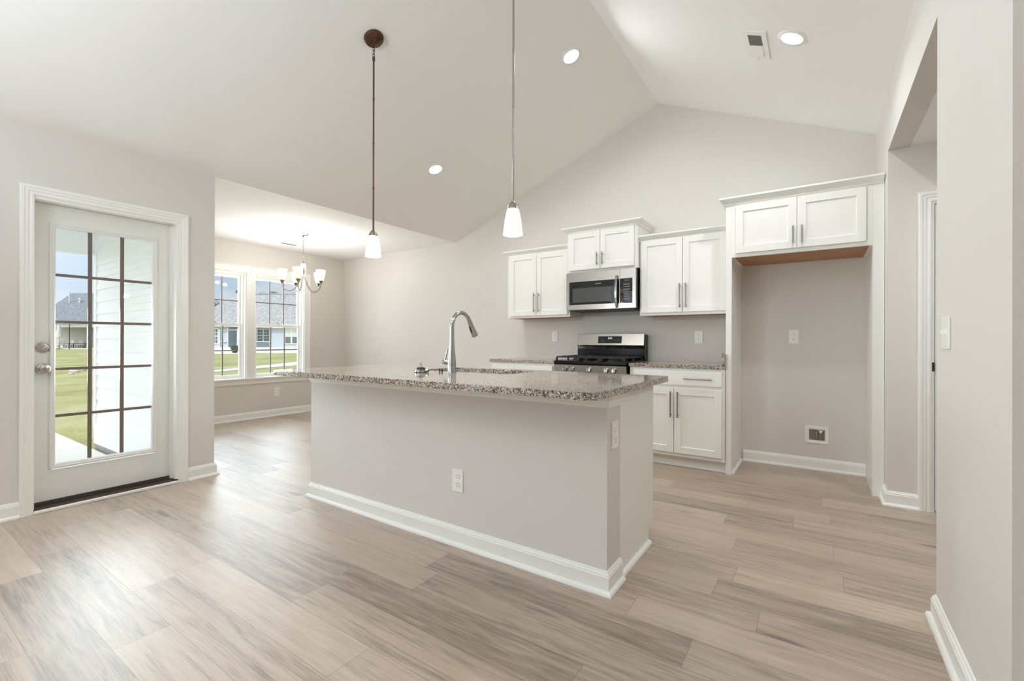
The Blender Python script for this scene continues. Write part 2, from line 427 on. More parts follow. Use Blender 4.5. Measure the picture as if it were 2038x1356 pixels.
class MB:
    def __init__(self):
        self.bm = bmesh.new()
    def box(self, x0, x1, y0, y1, z0, z1, bev=0.0, seg=1):
        if x0 > x1: x0, x1 = x1, x0
        if y0 > y1: y0, y1 = y1, y0
        if z0 > z1: z0, z1 = z1, z0
        bm = self.bm
        v = [bm.verts.new(p) for p in ((x0,y0,z0),(x1,y0,z0),(x1,y1,z0),(x0,y1,z0),(x0,y0,z1),(x1,y0,z1),(x1,y1,z1),(x0,y1,z1))]
        fs = [bm.faces.new([v[i] for i in f]) for f in ((3,2,1,0),(4,5,6,7),(0,1,5,4),(1,2,6,5),(2,3,7,6),(3,0,4,7))]
        if bev > 0:
            es = list({e for f in fs for e in f.edges})
            bmesh.ops.bevel(bm, geom=es, offset=bev, segments=seg, affect='EDGES', profile=0.5)
        return self
    def hexa(self, pts):
        bm = self.bm
        v = [bm.verts.new(p) for p in pts]
        for f in ((3,2,1,0),(4,5,6,7),(0,1,5,4),(1,2,6,5),(2,3,7,6),(3,0,4,7)):
            bm.faces.new([v[i] for i in f])
        return self
    def prism(self, poly, a, b, axis='Y'):
        """poly: 2-D outline; axis Y: (x,z), X: (y,z), Z: (x,y); extruded from a to b along axis"""
        def P(p, t):
            if axis == 'Y': return (p[0], t, p[1])
            if axis == 'X': return (t, p[0], p[1])
            return (p[0], p[1], t)
        bm = self.bm
        va = [bm.verts.new(P(p, a)) for p in poly]
        vb = [bm.verts.new(P(p, b)) for p in poly]
        n = len(poly)
        bm.faces.new(va[::-1]); bm.faces.new(vb)
        for i in range(n):
            bm.faces.new((va[i], va[(i+1) % n], vb[(i+1) % n], vb[i]))
        return self
    def cyl(self, p0, p1, r0, r1=None, seg=16, caps=True):
        r1 = r0 if r1 is None else r1
        p0 = Vector(p0); p1 = Vector(p1)
        d = (p1 - p0).normalized()
        a = Vector((0, 0, 1)) if abs(d.z) < 0.9 else Vector((1, 0, 0))
        u = d.cross(a).normalized(); w = d.cross(u)
        bm = self.bm
        r = []
        for p, rr in ((p0, r0), (p1, r1)):
            r.append([bm.verts.new(p + (u * math.cos(2*PI*i/seg) + w * math.sin(2*PI*i/seg)) * rr) for i in range(seg)])
        for i in range(seg):
            bm.faces.new((r[0][i], r[0][(i+1) % seg], r[1][(i+1) % seg], r[1][i]))
        if caps:
            bm.faces.new(r[0][::-1]); bm.faces.new(r[1])
        return self
    def tube(self, pts, r, seg=12, closed=False):
        pts = [Vector(p) for p in pts]
        rr = r if isinstance(r, (list, tuple)) else [r] * len(pts)
        n = len(pts); bm = self.bm
        rings = []; prev = None
        for i in range(n):
            if closed: t = pts[(i+1) % n] - pts[i-1]
            elif i == 0: t = pts[1] - pts[0]
            elif i == n-1: t = pts[-1] - pts[-2]
            else: t = pts[i+1] - pts[i-1]
            t.normalize()
            if prev is None:
                a = Vector((0, 0, 1)) if abs(t.z) < 0.9 else Vector((1, 0, 0))
                u = t.cross(a).normalized()
            else:
                u = (prev - t * prev.dot(t)).normalized()
            prev = u; w = t.cross(u)
            rings.append([bm.verts.new(pts[i] + (u * math.cos(2*PI*k/seg) + w * math.sin(2*PI*k/seg)) * rr[i]) for k in range(seg)])
        m = n if closed else n - 1
        for i in range(m):
            A, B = rings[i], rings[(i+1) % n]
            for k in range(seg):
                bm.faces.new((A[k], A[(k+1) % seg], B[(k+1) % seg], B[k]))
        if not closed:
            bm.faces.new(rings[0][::-1]); bm.faces.new(rings[-1])
        return self
    def lathe(self, prof, origin=(0, 0, 0), seg=28, mat=None, close=False):
        """prof: (radius, height) pairs turned about local z; mat maps local to world"""
        bm = self.bm; o = Vector(origin)
        T = (lambda p: mat @ p) if mat is not None else (lambda p: p + o)
        rings = []
        for r, z in prof:
            if r < 1e-6:
                rings.append([bm.verts.new(T(Vector((0, 0, z))))])
            else:
                rings.append([bm.verts.new(T(Vector((r * math.cos(2*PI*k/seg), r * math.sin(2*PI*k/seg), z)))) for k in range(seg)])
        pairs = list(zip(rings[:-1], rings[1:]))
        if close: pairs.append((rings[-1], rings[0]))
        for A, B in pairs:
            for k in range(seg):
                a0 = A[k % len(A)]; a1 = A[(k+1) % len(A)]; b0 = B[k % len(B)]; b1 = B[(k+1) % len(B)]
                vs = []
                for v in (a0, a1, b1, b0):
                    if v not in vs: vs.append(v)
                if len(vs) >= 3:
                    bm.faces.new(vs)
        return self
    def sweep(self, path, prof, f, closed=False, side=1):
        """path: 2-D points (a,b); prof: (offset, height) polygon; f(a,b,h) -> xyz. Mitred at corners."""
        n = len(path); P = [Vector(p) for p in path]
        def nrm(i, j):
            d = (P[j] - P[i]).normalized()
            return Vector((-d.y, d.x)) * side
        rings = []
        for i in range(n):
            if closed:
                n1, n2 = nrm(i-1, i), nrm(i, (i+1) % n)
            else:
                n1 = nrm(i-1, i) if i > 0 else nrm(0, 1)
                n2 = nrm(i, i+1) if i < n-1 else nrm(n-2, n-1)
            m = (n1 + n2) / (1 + n1.dot(n2))
            rings.append([self.bm.verts.new(f(P[i].x + m.x * o, P[i].y + m.y * o, h)) for o, h in prof])
        k = len(prof)
        for i in range(n if closed else n-1):
            A, B = rings[i], rings[(i+1) % n]
            for j in range(k):
                self.bm.faces.new((A[j], A[(j+1) % k], B[(j+1) % k], B[j]))
        if not closed:
            self.bm.faces.new(rings[0][::-1]); self.bm.faces.new(rings[-1])
        return self
    def build(self, name, mat, parent=None, smooth=False, world=True, angle=40):
        bm = self.bm
        bmesh.ops.remove_doubles(bm, verts=bm.verts, dist=1e-6)
        bmesh.ops.recalc_face_normals(bm, faces=bm.faces)
        me = bpy.data.meshes.new(name)
        bm.to_mesh(me); bm.free()
        me.materials.append(mat)
        if smooth:
            for p in me.polygons: p.use_smooth = True
            try: me.set_sharp_from_angle(angle=math.radians(angle))
            except Exception: pass
        o = bpy.data.objects.new(name, me)
        COL.objects.link(o)
        if parent is not None:
            adopt(o, parent, world)
        return o

def text_obj(name, body, size, mat, loc, rot, parent, world=True, align='CENTER', spacing=1.0):
    cu = bpy.data.curves.new(name, 'FONT')
    cu.body = body; cu.size = size; cu.align_x = align; cu.align_y = 'CENTER'
    cu.extrude = 0.0002; cu.space_line = spacing
    cu.materials.append(mat)
    tmp = bpy.data.objects.new(name + '_outline', cu)
    me = bpy.data.meshes.new_from_object(tmp)
    me.name = name
    bpy.data.objects.remove(tmp); bpy.data.curves.remove(cu)
    me.transform(Matrix.Translation(loc) @ Euler(rot).to_matrix().to_4x4())
    o = bpy.data.objects.new(name, me)
    COL.objects.link(o)
    if parent is not None: adopt(o, parent, world)
    return o

def struct(o, label, cat):
    return tag(o, label, cat, kind='structure')

# ------------------------------------------------------------------ the room
XL, XD, XR, YB = -4.162, -6.66, 0.397, 4.775      # door wall, dining wall, right wall, kitchen wall
YC = 1.745                                          # corner of the dining bay
ZE, ZR, XRG = 2.478, 3.602, -1.383                 # eave and ridge of the vault
ZW = 2.833                                          # vault height at the right wall
SL = (ZR - ZE) / (XRG - XL)
SRr = (ZR - ZW) / (XR - XRG)
YN, XN = -4.5, 3.0                                  # living room behind the camera
def zl(x): return ZE + SL * (x - XL)
def zr(x): return ZR - SRr * (x - XRG)

o = MB().prism([(XL - 0.05, YN - 0.1), (XN + 0.1, YN - 0.1), (XN + 0.1, YB + 0.1), (XD - 0.1, YB + 0.1), (XD - 0.1, YC - 0.05), (XL - 0.05, YC - 0.05)], -0.12, 0.0, 'Z').build('floor', M['floor'])
struct(o, 'grey brown oak plank floor running through kitchen and dining area', 'floor')

X2 = XRG + (ZR - 2.43) / SRr                        # where the right slope comes down to 2.43 m
T = 0.12
mb = MB()
mb.prism([(XL, zl(XL)), (XRG, ZR), (XRG, ZR + T), (XL - 0.3, ZE + T)], YN, YB + 0.1)
mb.prism([(XRG, ZR), (XR + 0.115, zr(XR + 0.115)), (XR + 0.115, zr(XR + 0.115) + T), (XRG, ZR + T)], 1.615, YB + 0.1)
mb.prism([(XRG, ZR), (X2, 2.43), (XN + 0.1, 2.43), (XN + 0.1, 2.43 + T), (X2, 2.43 + T), (XRG, ZR + T)], YN, 1.615)
o = mb.build('ceiling', M['ceil'])
struct(o, 'white vaulted ceiling with a ridge above the kitchen', 'ceiling')
o = MB().box(XD - 0.115, XL, YC - 0.115, YB + 0.1, ZE, ZE + T).build('ceiling_dining', M['ceil'])
struct(o, 'flat white ceiling over the dining area', 'ceiling')
o = MB().box(XR + 0.115, XN + 0.1, 1.615, 4.3, 2.43, 2.43 + T).build('ceiling_hall', M['ceil'])
struct(o, 'flat ceiling of the side hall beyond the opening', 'ceiling')

o = MB().prism([(XD - 0.115, -0.1), (XR + 0.115, -0.1), (XR + 0.115, zr(XR + 0.115) + 0.05), (XRG, ZR + 0.05), (XL, ZE + 0.05), (XD - 0.115, ZE + 0.05)], YB, YB + 0.115).build('wall_back', M['wall'])
struct(o, 'greige gabled wall behind the kitchen cabinets', 'wall')

# door wall: opening y 0.695..1.489, z to 2.045 ; added side window behind the camera
DY0, DY1, DZ = 0.695, 1.489, 2.045
WT = 0.165
SY0, SY1, SZ0, SZ1 = -3.6, -1.6, 0.5, 2.1
mb = MB()
mb.box(XL - WT, XL, YN, SY0, -0.1, ZE + 0.02)
mb.box(XL - WT, XL, SY0, SY1, -0.1, SZ0)
mb.box(XL - WT, XL, SY0, SY1, SZ1, ZE + 0.02)
mb.box(XL - WT, XL, SY1, DY0, -0.1, ZE + 0.02)
mb.box(XL - WT, XL, DY0, DY1, DZ, ZE + 0.02)
mb.box(XL - WT, XL, DY1, YC, -0.1, ZE + 0.02)
mb.box(XL - WT, XL - 0.05, DY0, DY1, -0.1, -0.05)
o = mb.build('wall_left', M['wall'])
struct(o, 'greige wall with the glazed exterior door', 'wall')
o = MB().box(XD - 0.115, XL - WT, YC - 0.10, YC, -0.1, ZE + 0.02).build('wall_dining_side', M['wall'])
struct(o, 'short side wall of the dining bay behind the door wall corner', 'wall')

# dining wall with the twin window
WY = ((2.445, 3.195), (3.312, 4.06))
WZ0, WZ1 = 0.585, 2.065
mb = MB()
mb.box(XD - 0.115, XD, YC - 0.1, WY[0][0], -0.1, ZE + 0.02)
mb.box(XD - 0.115, XD, WY[1][1], YB, -0.1, ZE + 0.02)
mb.box(XD - 0.115, XD, WY[0][0], WY[1][1], -0.1, WZ0)
mb.box(XD - 0.115, XD, WY[0][0], WY[1][1], WZ1, ZE + 0.02)
mb.box(XD - 0.115, XD, WY[0][1], WY[1][0], WZ0, WZ1)
o = mb.build('wall_dining', M['wall'])
struct(o, 'greige dining wall with the twin window', 'wall')

# right wall with the full height opening to the side hall
OY0, OY1, OZ = 2.47, 4.018, 2.43
mb = MB()
mb.prism([(1.615, -0.1), (OY0, -0.1), (OY0, OZ), (OY1, OZ), (OY1, -0.1), (YB, -0.1), (YB, ZW + 0.01), (1.615, ZW + 0.01)], XR, XR + 0.115, axis='X')
o = mb.build('wall_right', M['wall'])
struct(o, 'pale greige wall on the right with the opening to the side hall', 'wall')
o = MB().box(XR + 0.115, XN + 0.1, 1.615, 1.73, -0.1, 2.46).build('wall_front_return', M['wall'])
struct(o, 'shaded wall end at the right edge facing the living room', 'wall')
HX0, HX1, HZ = 0.617, 1.40, 2.045
mb = MB()
mb.box(XR + 0.115, HX0, OY1, OY1 + 0.115, -0.1, OZ + 0.02)
mb.box(HX1, XN, OY1, OY1 + 0.115, -0.1, OZ + 0.02)
mb.box(HX0, HX1, OY1, OY1 + 0.115, HZ, OZ + 0.02)
o = mb.build('wall_hall', M['wall'])
struct(o, 'greige hall wall with the cased inner door', 'wall')
mb = MB()
mb.box(XN, XN + 0.1, YN, 4.2, -0.1, 2.46)
o = mb.build('wall_far_right', M['wall'])
struct(o, 'right hand wall of hall and living room', 'wall')

# rear wall with a wide window
RX0, RX1, RZ0, RZ1 = -3.5, 0.0, 0.55, 2.55
mb = MB()
mb.prism([(XL - WT, -0.1), (RX0, -0.1), (RX0, zl(RX0) + 0.02), (XL, ZE + 0.02), (XL - WT, ZE + 0.02)], YN - 0.12, YN)
mb.box(RX0, RX1, YN - 0.12, YN, -0.1, RZ0)
mb.prism([(RX0, RZ1), (RX1, RZ1), (RX1, zr(RX1) + 0.02), (XRG, ZR + 0.02), (RX0, zl(RX0) + 0.02)], YN - 0.12, YN)
mb.prism([(RX1, -0.1), (XN + 0.1, -0.1), (XN + 0.1, 2.46), (X2, 2.46), (RX1, zr(RX1) + 0.02)], YN - 0.12, YN)
o = mb.build('wall_rear', M['wall'])
struct(o, 'living room wall behind the camera', 'wall')

# ------------------------------------------------------------------ baseboards and casings
BASE = [(0, 0), (0.030, 0), (0.030, 0.007), (0.027, 0.014), (0.021, 0.019), (0.015, 0.021), (0.015, 0.078), (0.012, 0.083),
        (0.012, 0.088), (0.007, 0.093), (0.005, 0.100), (0, 0.102)]
SHOE = [(0, 0), (0.018, 0), (0.018, 0.007), (0.015, 0.014), (0.008, 0.019), (0, 0.021)]
fxy = lambda a, b, h: (a, b, h)
def baseboard(name, path, side, label):
    o = MB().sweep(path, BASE, fxy, side=side).build(name, M['trim'])
    return struct(o, label, 'baseboard')
baseboard('baseboard_left', [(XL, YN), (XL, 0.632)], -1, 'white baseboard at the left edge below the door wall')
baseboard('baseboard_corner', [(XL, 1.552), (XL, YC), (XD, YC)], -1, 'white baseboard wrapping the corner beside the exterior door')
baseboard('baseboard_dining', [(XD, YC), (XD, YB), (-3.085, YB)], -1, 'white baseboard below the dining window')
baseboard('baseboard_alcove', [(-0.58, YB), (0.329, YB)], -1, 'white baseboard at the back of the refrigerator alcove')
baseboard('baseboard_hall', [(XR, 4.188), (XR, OY1), (0.558, OY1)], -1, 'white baseboard of the hall wall beside the inner door')
baseboard('baseboard_right', [(XR + 0.115, OY0), (XR, OY0), (XR, 1.615), (XN, 1.615)], -1, 'white baseboard at the foot of the right wall')

CAS = [(0, 0), (0.0, 0.011), (0.010, 0.013), (0.014, 0.010), (0.022, 0.010), (0.027, 0.014), (0.040, 0.014), (0.045, 0.018), (0.060, 0.018), (0.063, 0.015), (0.063, 0)]
def casing(name, path, prof, f, side, label):
    o = MB().sweep(path, prof, f, side=side).build(name, M['trim'])
    return struct(o, label, 'door casing')
casing('trim_1', [(DY0, 0), (DY0, DZ), (DY1, DZ), (DY1, 0)], CAS, lambda a, b, h: (XL + h, a, b), 1, 'white moulded casing round the exterior door')
casing('trim_2', [(HX0, 0), (HX0, HZ), (HX1, HZ), (HX1, 0)], CAS, lambda a, b, h: (a, OY1 - h, b), 1, 'white moulded casing round the inner hall door')

# ------------------------------------------------------------------ exterior door
XS = XL - 0.088                                       # room face of the slab
d1 = empty('door_1', (XL - 0.08, (DY0 + DY1) / 2, 0))
struct(d1, 'white exterior door with fifteen pane glazing and nickel knob', 'door')
mb = MB()                                             # jamb and stop
mb.box(XL - WT, XL + 0.002, DY1 - 0.018, DY1, 0.031, DZ - 0.018)
mb.box(XL - WT, XL + 0.002, DY0, DY0 + 0.004, 0.031, DZ - 0.018)
mb.box(XL - WT, XL + 0.002, DY0, DY1, DZ - 0.018, DZ)
mb.box(XS, XS + 0.03, DY1 - 0.03, DY1 - 0.018, 0.03, DZ - 0.03)
mb.build('jamb', M['trim'], d1)
GY0, GY1, GZ0, GZ1 = 0.812, 1.347, 0.287, 1.876        # glass
FY0, FY1, FZ0, FZ1 = 0.783, 1.378, 0.236, 1.916        # lite frame
S0, S1, ST = DY0 + 0.004, DY1 - 0.019, DZ - 0.020
mb = MB()
XB = XS - 0.044
mb.box(XB, XS, S0, FY0 + 0.01, 0.05, ST)
mb.box(XB, XS, FY1 - 0.01, S1, 0.05, ST)
mb.box(XB, XS, FY0 + 0.01, FY1 - 0.01, 0.05, FZ0 + 0.01)
mb.box(XB, XS, FY0 + 0.01, FY1 - 0.01, FZ1 - 0.01, ST)
slab = mb.build('door_slab', M['door'], d1)
LF = [(0.0, -0.02), (0.0, 0.004), (0.006, 0.010), (0.014, 0.010), (0.018, 0.014), (0.026, 0.014), (0.031, 0.006), (0.031, -0.02)]
mb = MB().sweep([(GY0, GZ0), (GY0, GZ1), (GY1, GZ1), (GY1, GZ0)], LF, lambda a, b, h: (XS + h, a, b), closed=True, side=1)
mb.build('glazing_frame', M['door'], d1)
MB().box(XS - 0.026, XS - 0.022, GY0 - 0.008, GY1 + 0.008, GZ0 - 0.008, GZ1 + 0.008).build('glass', M['glass'], d1)
mb = MB()
for k in (1, 2):
    y = GY0 + (GY1 - GY0) * k / 3
    mb.box(XS - 0.021, XS - 0.014, y - 0.011, y + 0.011, GZ0, GZ1)
for k in (1, 2, 3, 4):
    z = GZ0 + (GZ1 - GZ0) * k / 5
    mb.box(XS - 0.0205, XS - 0.0145, GY0, GY1, z - 0.0095, z + 0.0095)
mb.build('grille', M['muntin'], d1)
def xlathe(prof, y, z, x):
    mm = Matrix.Translation((x, y, z)) @ Matrix.Rotation(PI / 2, 4, 'Y')
    return MB().lathe(prof, mat=mm)
k = xlathe([(0, 0.0), (0.034, 0), (0.034, 0.004), (0.028, 0.010), (0.014, 0.012), (0.012, 0.030), (0.020, 0.036), (0.0275, 0.046),
            (0.029, 0.056), (0.025, 0.066), (0.014, 0.071), (0, 0.072)], 0.752, 0.929, XS).build('knob', M['satin'], d1, smooth=True)
xlathe([(0, 0.0), (0.009, 0), (0.009, 0.076), (0, 0.077)], 0.752, 0.929, XS).build('lock_button', M['chrome'], k, smooth=True)
k = xlathe([(0, 0.0), (0.033, 0), (0.033, 0.006), (0.029, 0.013), (0.010, 0.015), (0.008, 0.022), (0, 0.022)], 0.752, 1.068, XS).build('deadbolt', M['satin'], d1, smooth=True)
mm = Matrix.Translation((XS + 0.022, 0.752, 1.068)) @ Matrix.Rotation(math.radians(-40), 4, 'X')
mb = MB().box(-0.006, 0.012, -0.004, 0.004, -0.021, 0.021, 0.002)
bmesh.ops.transform(mb.bm, matrix=mm, verts=mb.bm.verts)
mb.build('thumb_turn', M['satin'], k)
mb = MB().box(XL - WT - 0.01, XS + 0.012, S0, S1, -0.05, 0.030).box(XS - 0.04, XS + 0.006, S0, S1, 0.030, 0.050).box(XS + 0.012, XL + 0.004, DY0, DY1, 0.0, 0.024)
mb.build('threshold', M['thresh'], d1)
MB().box(XL + 0.004, XL + 0.020, DY0, DY1, 0.0, 0.021, 0.004).build('threshold_trim', M['trim'], d1)

# ------------------------------------------------------------------ dining window
w1 = empty('window_1', (XD, (WY[0][0] + WY[1][1]) / 2, WZ0))
struct(w1, 'white twin double hung window with grey grilles in the dining wall', 'window')
FL = [(0, 0), (0, 0.012), (0.010, 0.016), (0.078, 0.016), (0.086, 0.022), (0.094, 0.022), (0.094, 0)]
mb = MB().sweep([(WY[0][0], WZ0), (WY[0][0], WZ1), (WY[1][1], WZ1), (WY[1][1], WZ0)], FL, lambda a, b, h: (XD + h, a, b), side=1)
mb.build('window_casing', M['trim'], w1)
MB().box(XD, XD + 0.014, WY[0][1] + 0.004, WY[1][0] - 0.004, WZ0, WZ1).build('mullion_cover', M['trim'], w1)
MB().box(XD - 0.075, XD + 0.045, WY[0][0] - 0.11, WY[1][1] + 0.11, WZ0 - 0.021, WZ0 + 0.003, 0.004).build('window_stool', M['trim'], w1)
MB().box(XD, XD + 0.016, WY[0][0] - 0.094, WY[1][1] + 0.094, WZ0 - 0.088, WZ0 - 0.021, 0.003).build('apron', M['trim'], w1)
MRZ = 1.332
for (a, b) in WY:
    mb = MB()
    t_ = 0.03
    zb0 = WZ0 + 0.004
    mb.box(XD - 0.115, XD - 0.002, a - 0.002, a + 0.012, zb0, WZ1 - 0.012).box(XD - 0.115, XD - 0.002, b - 0.012, b + 0.002, zb0, WZ1 - 0.012).box(XD - 0.115, XD - 0.002, a - 0.002, b + 0.002, WZ1 - 0.012, WZ1 + 0.002)
    mb.box(XD - 0.112, XD - 0.045, a + 0.012, a + t_, zb0, WZ1 - t_).box(XD - 0.112, XD - 0.045, b - t_, b - 0.012, zb0, WZ1 - t_)
    mb.box(XD - 0.112, XD - 0.045, a + 0.012, b - 0.012, WZ1 - t_, WZ1 - 0.012).box(XD - 0.112, XD - 0.06, a + t_, b - t_, zb0, WZ0 + 0.018)
    fr = mb.build('window_frame', M['trim'], w1)
    for low in (0, 1):
        x = XD - 0.070 if low else XD - 0.095
        z0, z1 = (WZ0 + 0.018, MRZ + 0.022) if low else (MRZ - 0.022, WZ1 - t_)
        w_ = 0.030
        mb = MB()
        mb.box(x - 0.022, x, a + t_, a + t_ + w_, z0, z1, 0.002).box(x - 0.022, x, b - t_ - w_, b - t_, z0, z1, 0.002)
        mb.box(x - 0.022, x, a + t_ + w_, b - t_ - w_, z0, z0 + 0.034, 0.002).box(x - 0.022, x, a + t_ + w_, b - t_ - w_, z1 - 0.040, z1, 0.002)
        s_ = mb.build('sash', M['trim'], w1)
        ga, gb, gz0, gz1 = a + t_ + w_, b - t_ - w_, z0 + 0.034, z1 - 0.040
        mb = MB()
        for q in (1, 2):
            y = ga + (gb - ga) * q / 3
            mb.box(x - 0.016, x - 0.010, y - 0.008, y + 0.008, gz0, gz1)
        zz = (gz0 + gz1) / 2
        mb.box(x - 0.0155, x - 0.0105, ga, gb, zz - 0.008, zz + 0.008)
        mb.build('grille', M['wmuntin'], s_)
        MB().box(x - 0.020, x - 0.017, ga - 0.004, gb + 0.004, gz0 - 0.004, gz1 + 0.004).build('glass', M['glass'], s_)
        if low:
            ym = (a + b) / 2
            MB().tube([(x - 0.008, ym - 0.03, z1 + 0.002), (x - 0.008, ym - 0.02, z1 + 0.012), (x - 0.008, ym + 0.008, z1 + 0.014), (x - 0.004, ym + 0.03, z1 + 0.004)], 0.004, seg=8).build('sash_lock', M['bronze_refl'], s_, smooth=True)

# windows behind the camera
def plain_window(name, label, f, a0, a1, z0, z1, n):
    w = empty(name, f(a0, 0, z0)); struct(w, label, 'window')
    def bx(mb, a, b, c, d, e, g):
        p, q = f(a, c, e), f(b, d, g)
        mb.box(p[0], q[0], p[1], q[1], p[2], q[2])
    mb = MB()
    bx(mb, a0, a0 + 0.06, -0.10, 0.01, z0, z1); bx(mb, a1 - 0.06, a1, -0.10, 0.01, z0, z1)
    bx(mb, a0, a1, -0.10, 0.01, z0, z0 + 0.06); bx(mb, a0, a1, -0.10, 0.01, z1 - 0.06, z1)
    for i in range(1, n):
        a = a0 + (a1 - a0) * i / n
        bx(mb, a - 0.04, a + 0.04, -0.09, 0.0, z0, z1)
    mb.build('window_frame', M['trim'], w)
    mb = MB(); bx(mb, a0 + 0.05, a1 - 0.05, -0.05, -0.046, z0 + 0.05, z1 - 0.05)
    mb.build('glass', M['glass'], w)
plain_window('window_2', 'wide living room window behind the camera', lambda a, c, z: (a, YN + c, z), RX0, RX1, RZ0, RZ1, 3)
plain_window('window_3', 'added unseen living room side window left of the camera', lambda a, c, z: (XL + c, a, z), SY0, SY1, SZ0, SZ1, 2)  # opening put in to bring more daylight from the left

# ------------------------------------------------------------------ hall door
d2 = empty('door_2', (HX0, OY1 + 0.05, 0)); struct(d2, 'white inner hall door behind the right wall', 'door')
mb = MB().box(HX0, HX0 + 0.016, OY1, OY1 + 0.115, 0, HZ - 0.016).box(HX1 - 0.016, HX1, OY1, OY1 + 0.115, 0, HZ - 0.016).box(HX0, HX1, OY1, OY1 + 0.115, HZ - 0.016, HZ)
mb.build('jamb', M['trim'], d2)
mb = MB()
hx0, hx1, hy = HX0 + 0.022, HX1 - 0.020, OY1 + 0.004
mb.box(hx0, hx1, hy + 0.006, hy + 0.035, 0.012, HZ - 0.022)
for (a, b, c, d) in ((hx0, hx0 + 0.11, 0.012, HZ - 0.022), (hx1 - 0.11, hx1, 0.012, HZ - 0.022), (hx0 + 0.11, hx1 - 0.11, 0.012, 0.24), (hx0 + 0.11, hx1 - 0.11, HZ - 0.14, HZ - 0.022), (hx0 + 0.11, hx1 - 0.11, 0.9, 1.05)):
    mb.box(a, b, hy, hy + 0.006, c, d, 0.002)
mb.build('door_slab', M['door'], d2)
MB().box(HX0 + 0.006, HX0 + 0.018, OY1 - 0.003, OY1 + 0.012, 0.925, 0.985, 0.002).build('strike_plate', M['bronze_refl'], d2)

# ------------------------------------------------------------------ kitchen cabinets
def shaker(mb, x0, x1, z0, z1, yf, s=-1, stile=0.058, t=0.020):
    """door front at y = yf facing s along y"""
    yb = yf - s * t
    e = 0.0018
    mb.box(x0, x0 + stile, yf, yb, z0, z1, e); mb.box(x1 - stile, x1, yf, yb, z0, z1, e)
    mb.box(x0 + stile, x1 - stile, yf, yb, z0, z0 + stile, e); mb.box(x0 + stile, x1 - stile, yf, yb, z1 - stile, z1, e)
    mb.box(x0 + stile - 0.002, x1 - stile + 0.002, yf - s * 0.009, yb, z0 + stile - 0.002, z1 - stile + 0.002)
    return mb
def pull_v(x, yf, z0, z1, parent, s=-1):
    y = yf + s * 0.030
    mb = MB().cyl((x, y, z0), (x, y, z1), 0.0062, seg=12)
    for z in (z0 + 0.022, z1 - 0.022):
        mb.cyl((x, yf, z), (x, y, z), 0.0045, seg=10)
    return mb.build('handle', M['nickel'], parent, smooth=True)
def pull_h(x0, x1, yf, z, parent, s=-1):
    y = yf + s * 0.030
    mb = MB().cyl((x0, y, z), (x1, y, z), 0.0062, seg=12)
    for x in (x0 + 0.022, x1 - 0.022):
        mb.cyl((x, yf, z), (x, y, z), 0.0045, seg=10)
    return mb.build('handle', M['nickel'], parent, smooth=True)
CROWN = [(0, 0), (0.010, 0.0), (0.012, 0.008), (0.020, 0.018), (0.036, 0.030), (0.044, 0.040), (0.050, 0.044), (0.050, 0.058), (0, 0.058)]
def crown(path, z, parent, side, h=1.0):
    MB().sweep(path, [(a, b * h) for a, b in CROWN], lambda a, b, c: (a, b, z + c), side=side).build('crown_moulding', M['cab'], parent)

def upper_cabinet(label, x0, x1, yf, z0, z1, doors, dz, pulls, pz, crown_path, crown_z, lip=0.0):
    c = empty('wall_cabinet', ((x0 + x1) / 2, YB, z0)); tag(c, label, 'cabinet', 'white shaker wall cabinets')
    b = MB().box(x0, x1, yf, YB, z0 + 0.012, z1)
    b.box(x0, x1, yf, yf + 0.019, z0, z0 + 0.012).box(x0, x0 + 0.016, yf + 0.019, YB, z0, z0 + 0.012).box(x1 - 0.016, x1, yf + 0.019, YB, z0, z0 + 0.012)
    b.build('cabinet_body', M['cab'], c)
    MB().box(x0 + 0.016, x1 - 0.016, yf + 0.019, YB - 0.001, z0 + 0.006, z0 + 0.012).build('underside', M['wood'], c)
    for (a, b_), px in zip(doors, pulls):
        d = shaker(MB(), a, b_, dz[0], dz[1], yf - 0.020).build('cabinet_door', M['cab'], c)
        pull_v(px, yf - 0.020, pz[0], pz[1], d)
    if crown_path: crown(crown_path, crown_z, c, 1)
    return c
YU = YB - 0.33
upper_cabinet('white two door wall cabinet left of the microwave', -3.053, -2.237, YU, 1.384, 2.128, ((-3.018, -2.656), (-2.651, -2.258)), (1.408, 2.112),
              (-2.676, -2.616), (1.444, 1.664), [(-2.237, YU), (-3.053, YU), (-3.053, YB)], 2.112)
YR = YB - 0.385
upper_cabinet('white short wall cabinet directly above the microwave', -2.237, -1.471, YR, 1.846, 2.275, ((-2.212, -1.862), (-1.857, -1.502)), (1.868, 2.262),
              (-1.887, -1.829), (1.904, 2.034), [(-1.471, YB), (-1.471, YR), (-2.237, YR), (-2.237, YB)], 2.268)
upper_cabinet('white two door wall cabinet between microwave and refrigerator alcove', -1.465, -0.645, YU, 1.370, 2.118, ((-1.447, -1.058), (-1.053, -0.682)), (1.396, 2.103),
              (-1.078, -1.022), (1.436, 1.664), [(-0.645, YU), (-1.465, YU), (-1.465, YB)], 2.100)
YP = 4.188
c = upper_cabinet('white wide wall cabinet over the empty refrigerator alcove', -0.600, 0.329, YP, 1.822, 2.262, ((-0.570, -0.138), (-0.133, 0.291)), (1.852, 2.250),
              (-0.162, -0.104), (1.884, 2.020), None, 0)
o = MB().sweep([(0.392, YP), (-0.645, YP), (-0.645, YB)], CROWN, lambda a, b, h: (a, b, 2.2625 + h), side=1)
o.box(-0.645, 0.392, YP, YP + 0.02, 2.2625, 2.3205)
o = o.build('crown_moulding', M['cab'])
tag(o, 'long white crown moulding on top of the refrigerator alcove surround', 'moulding')
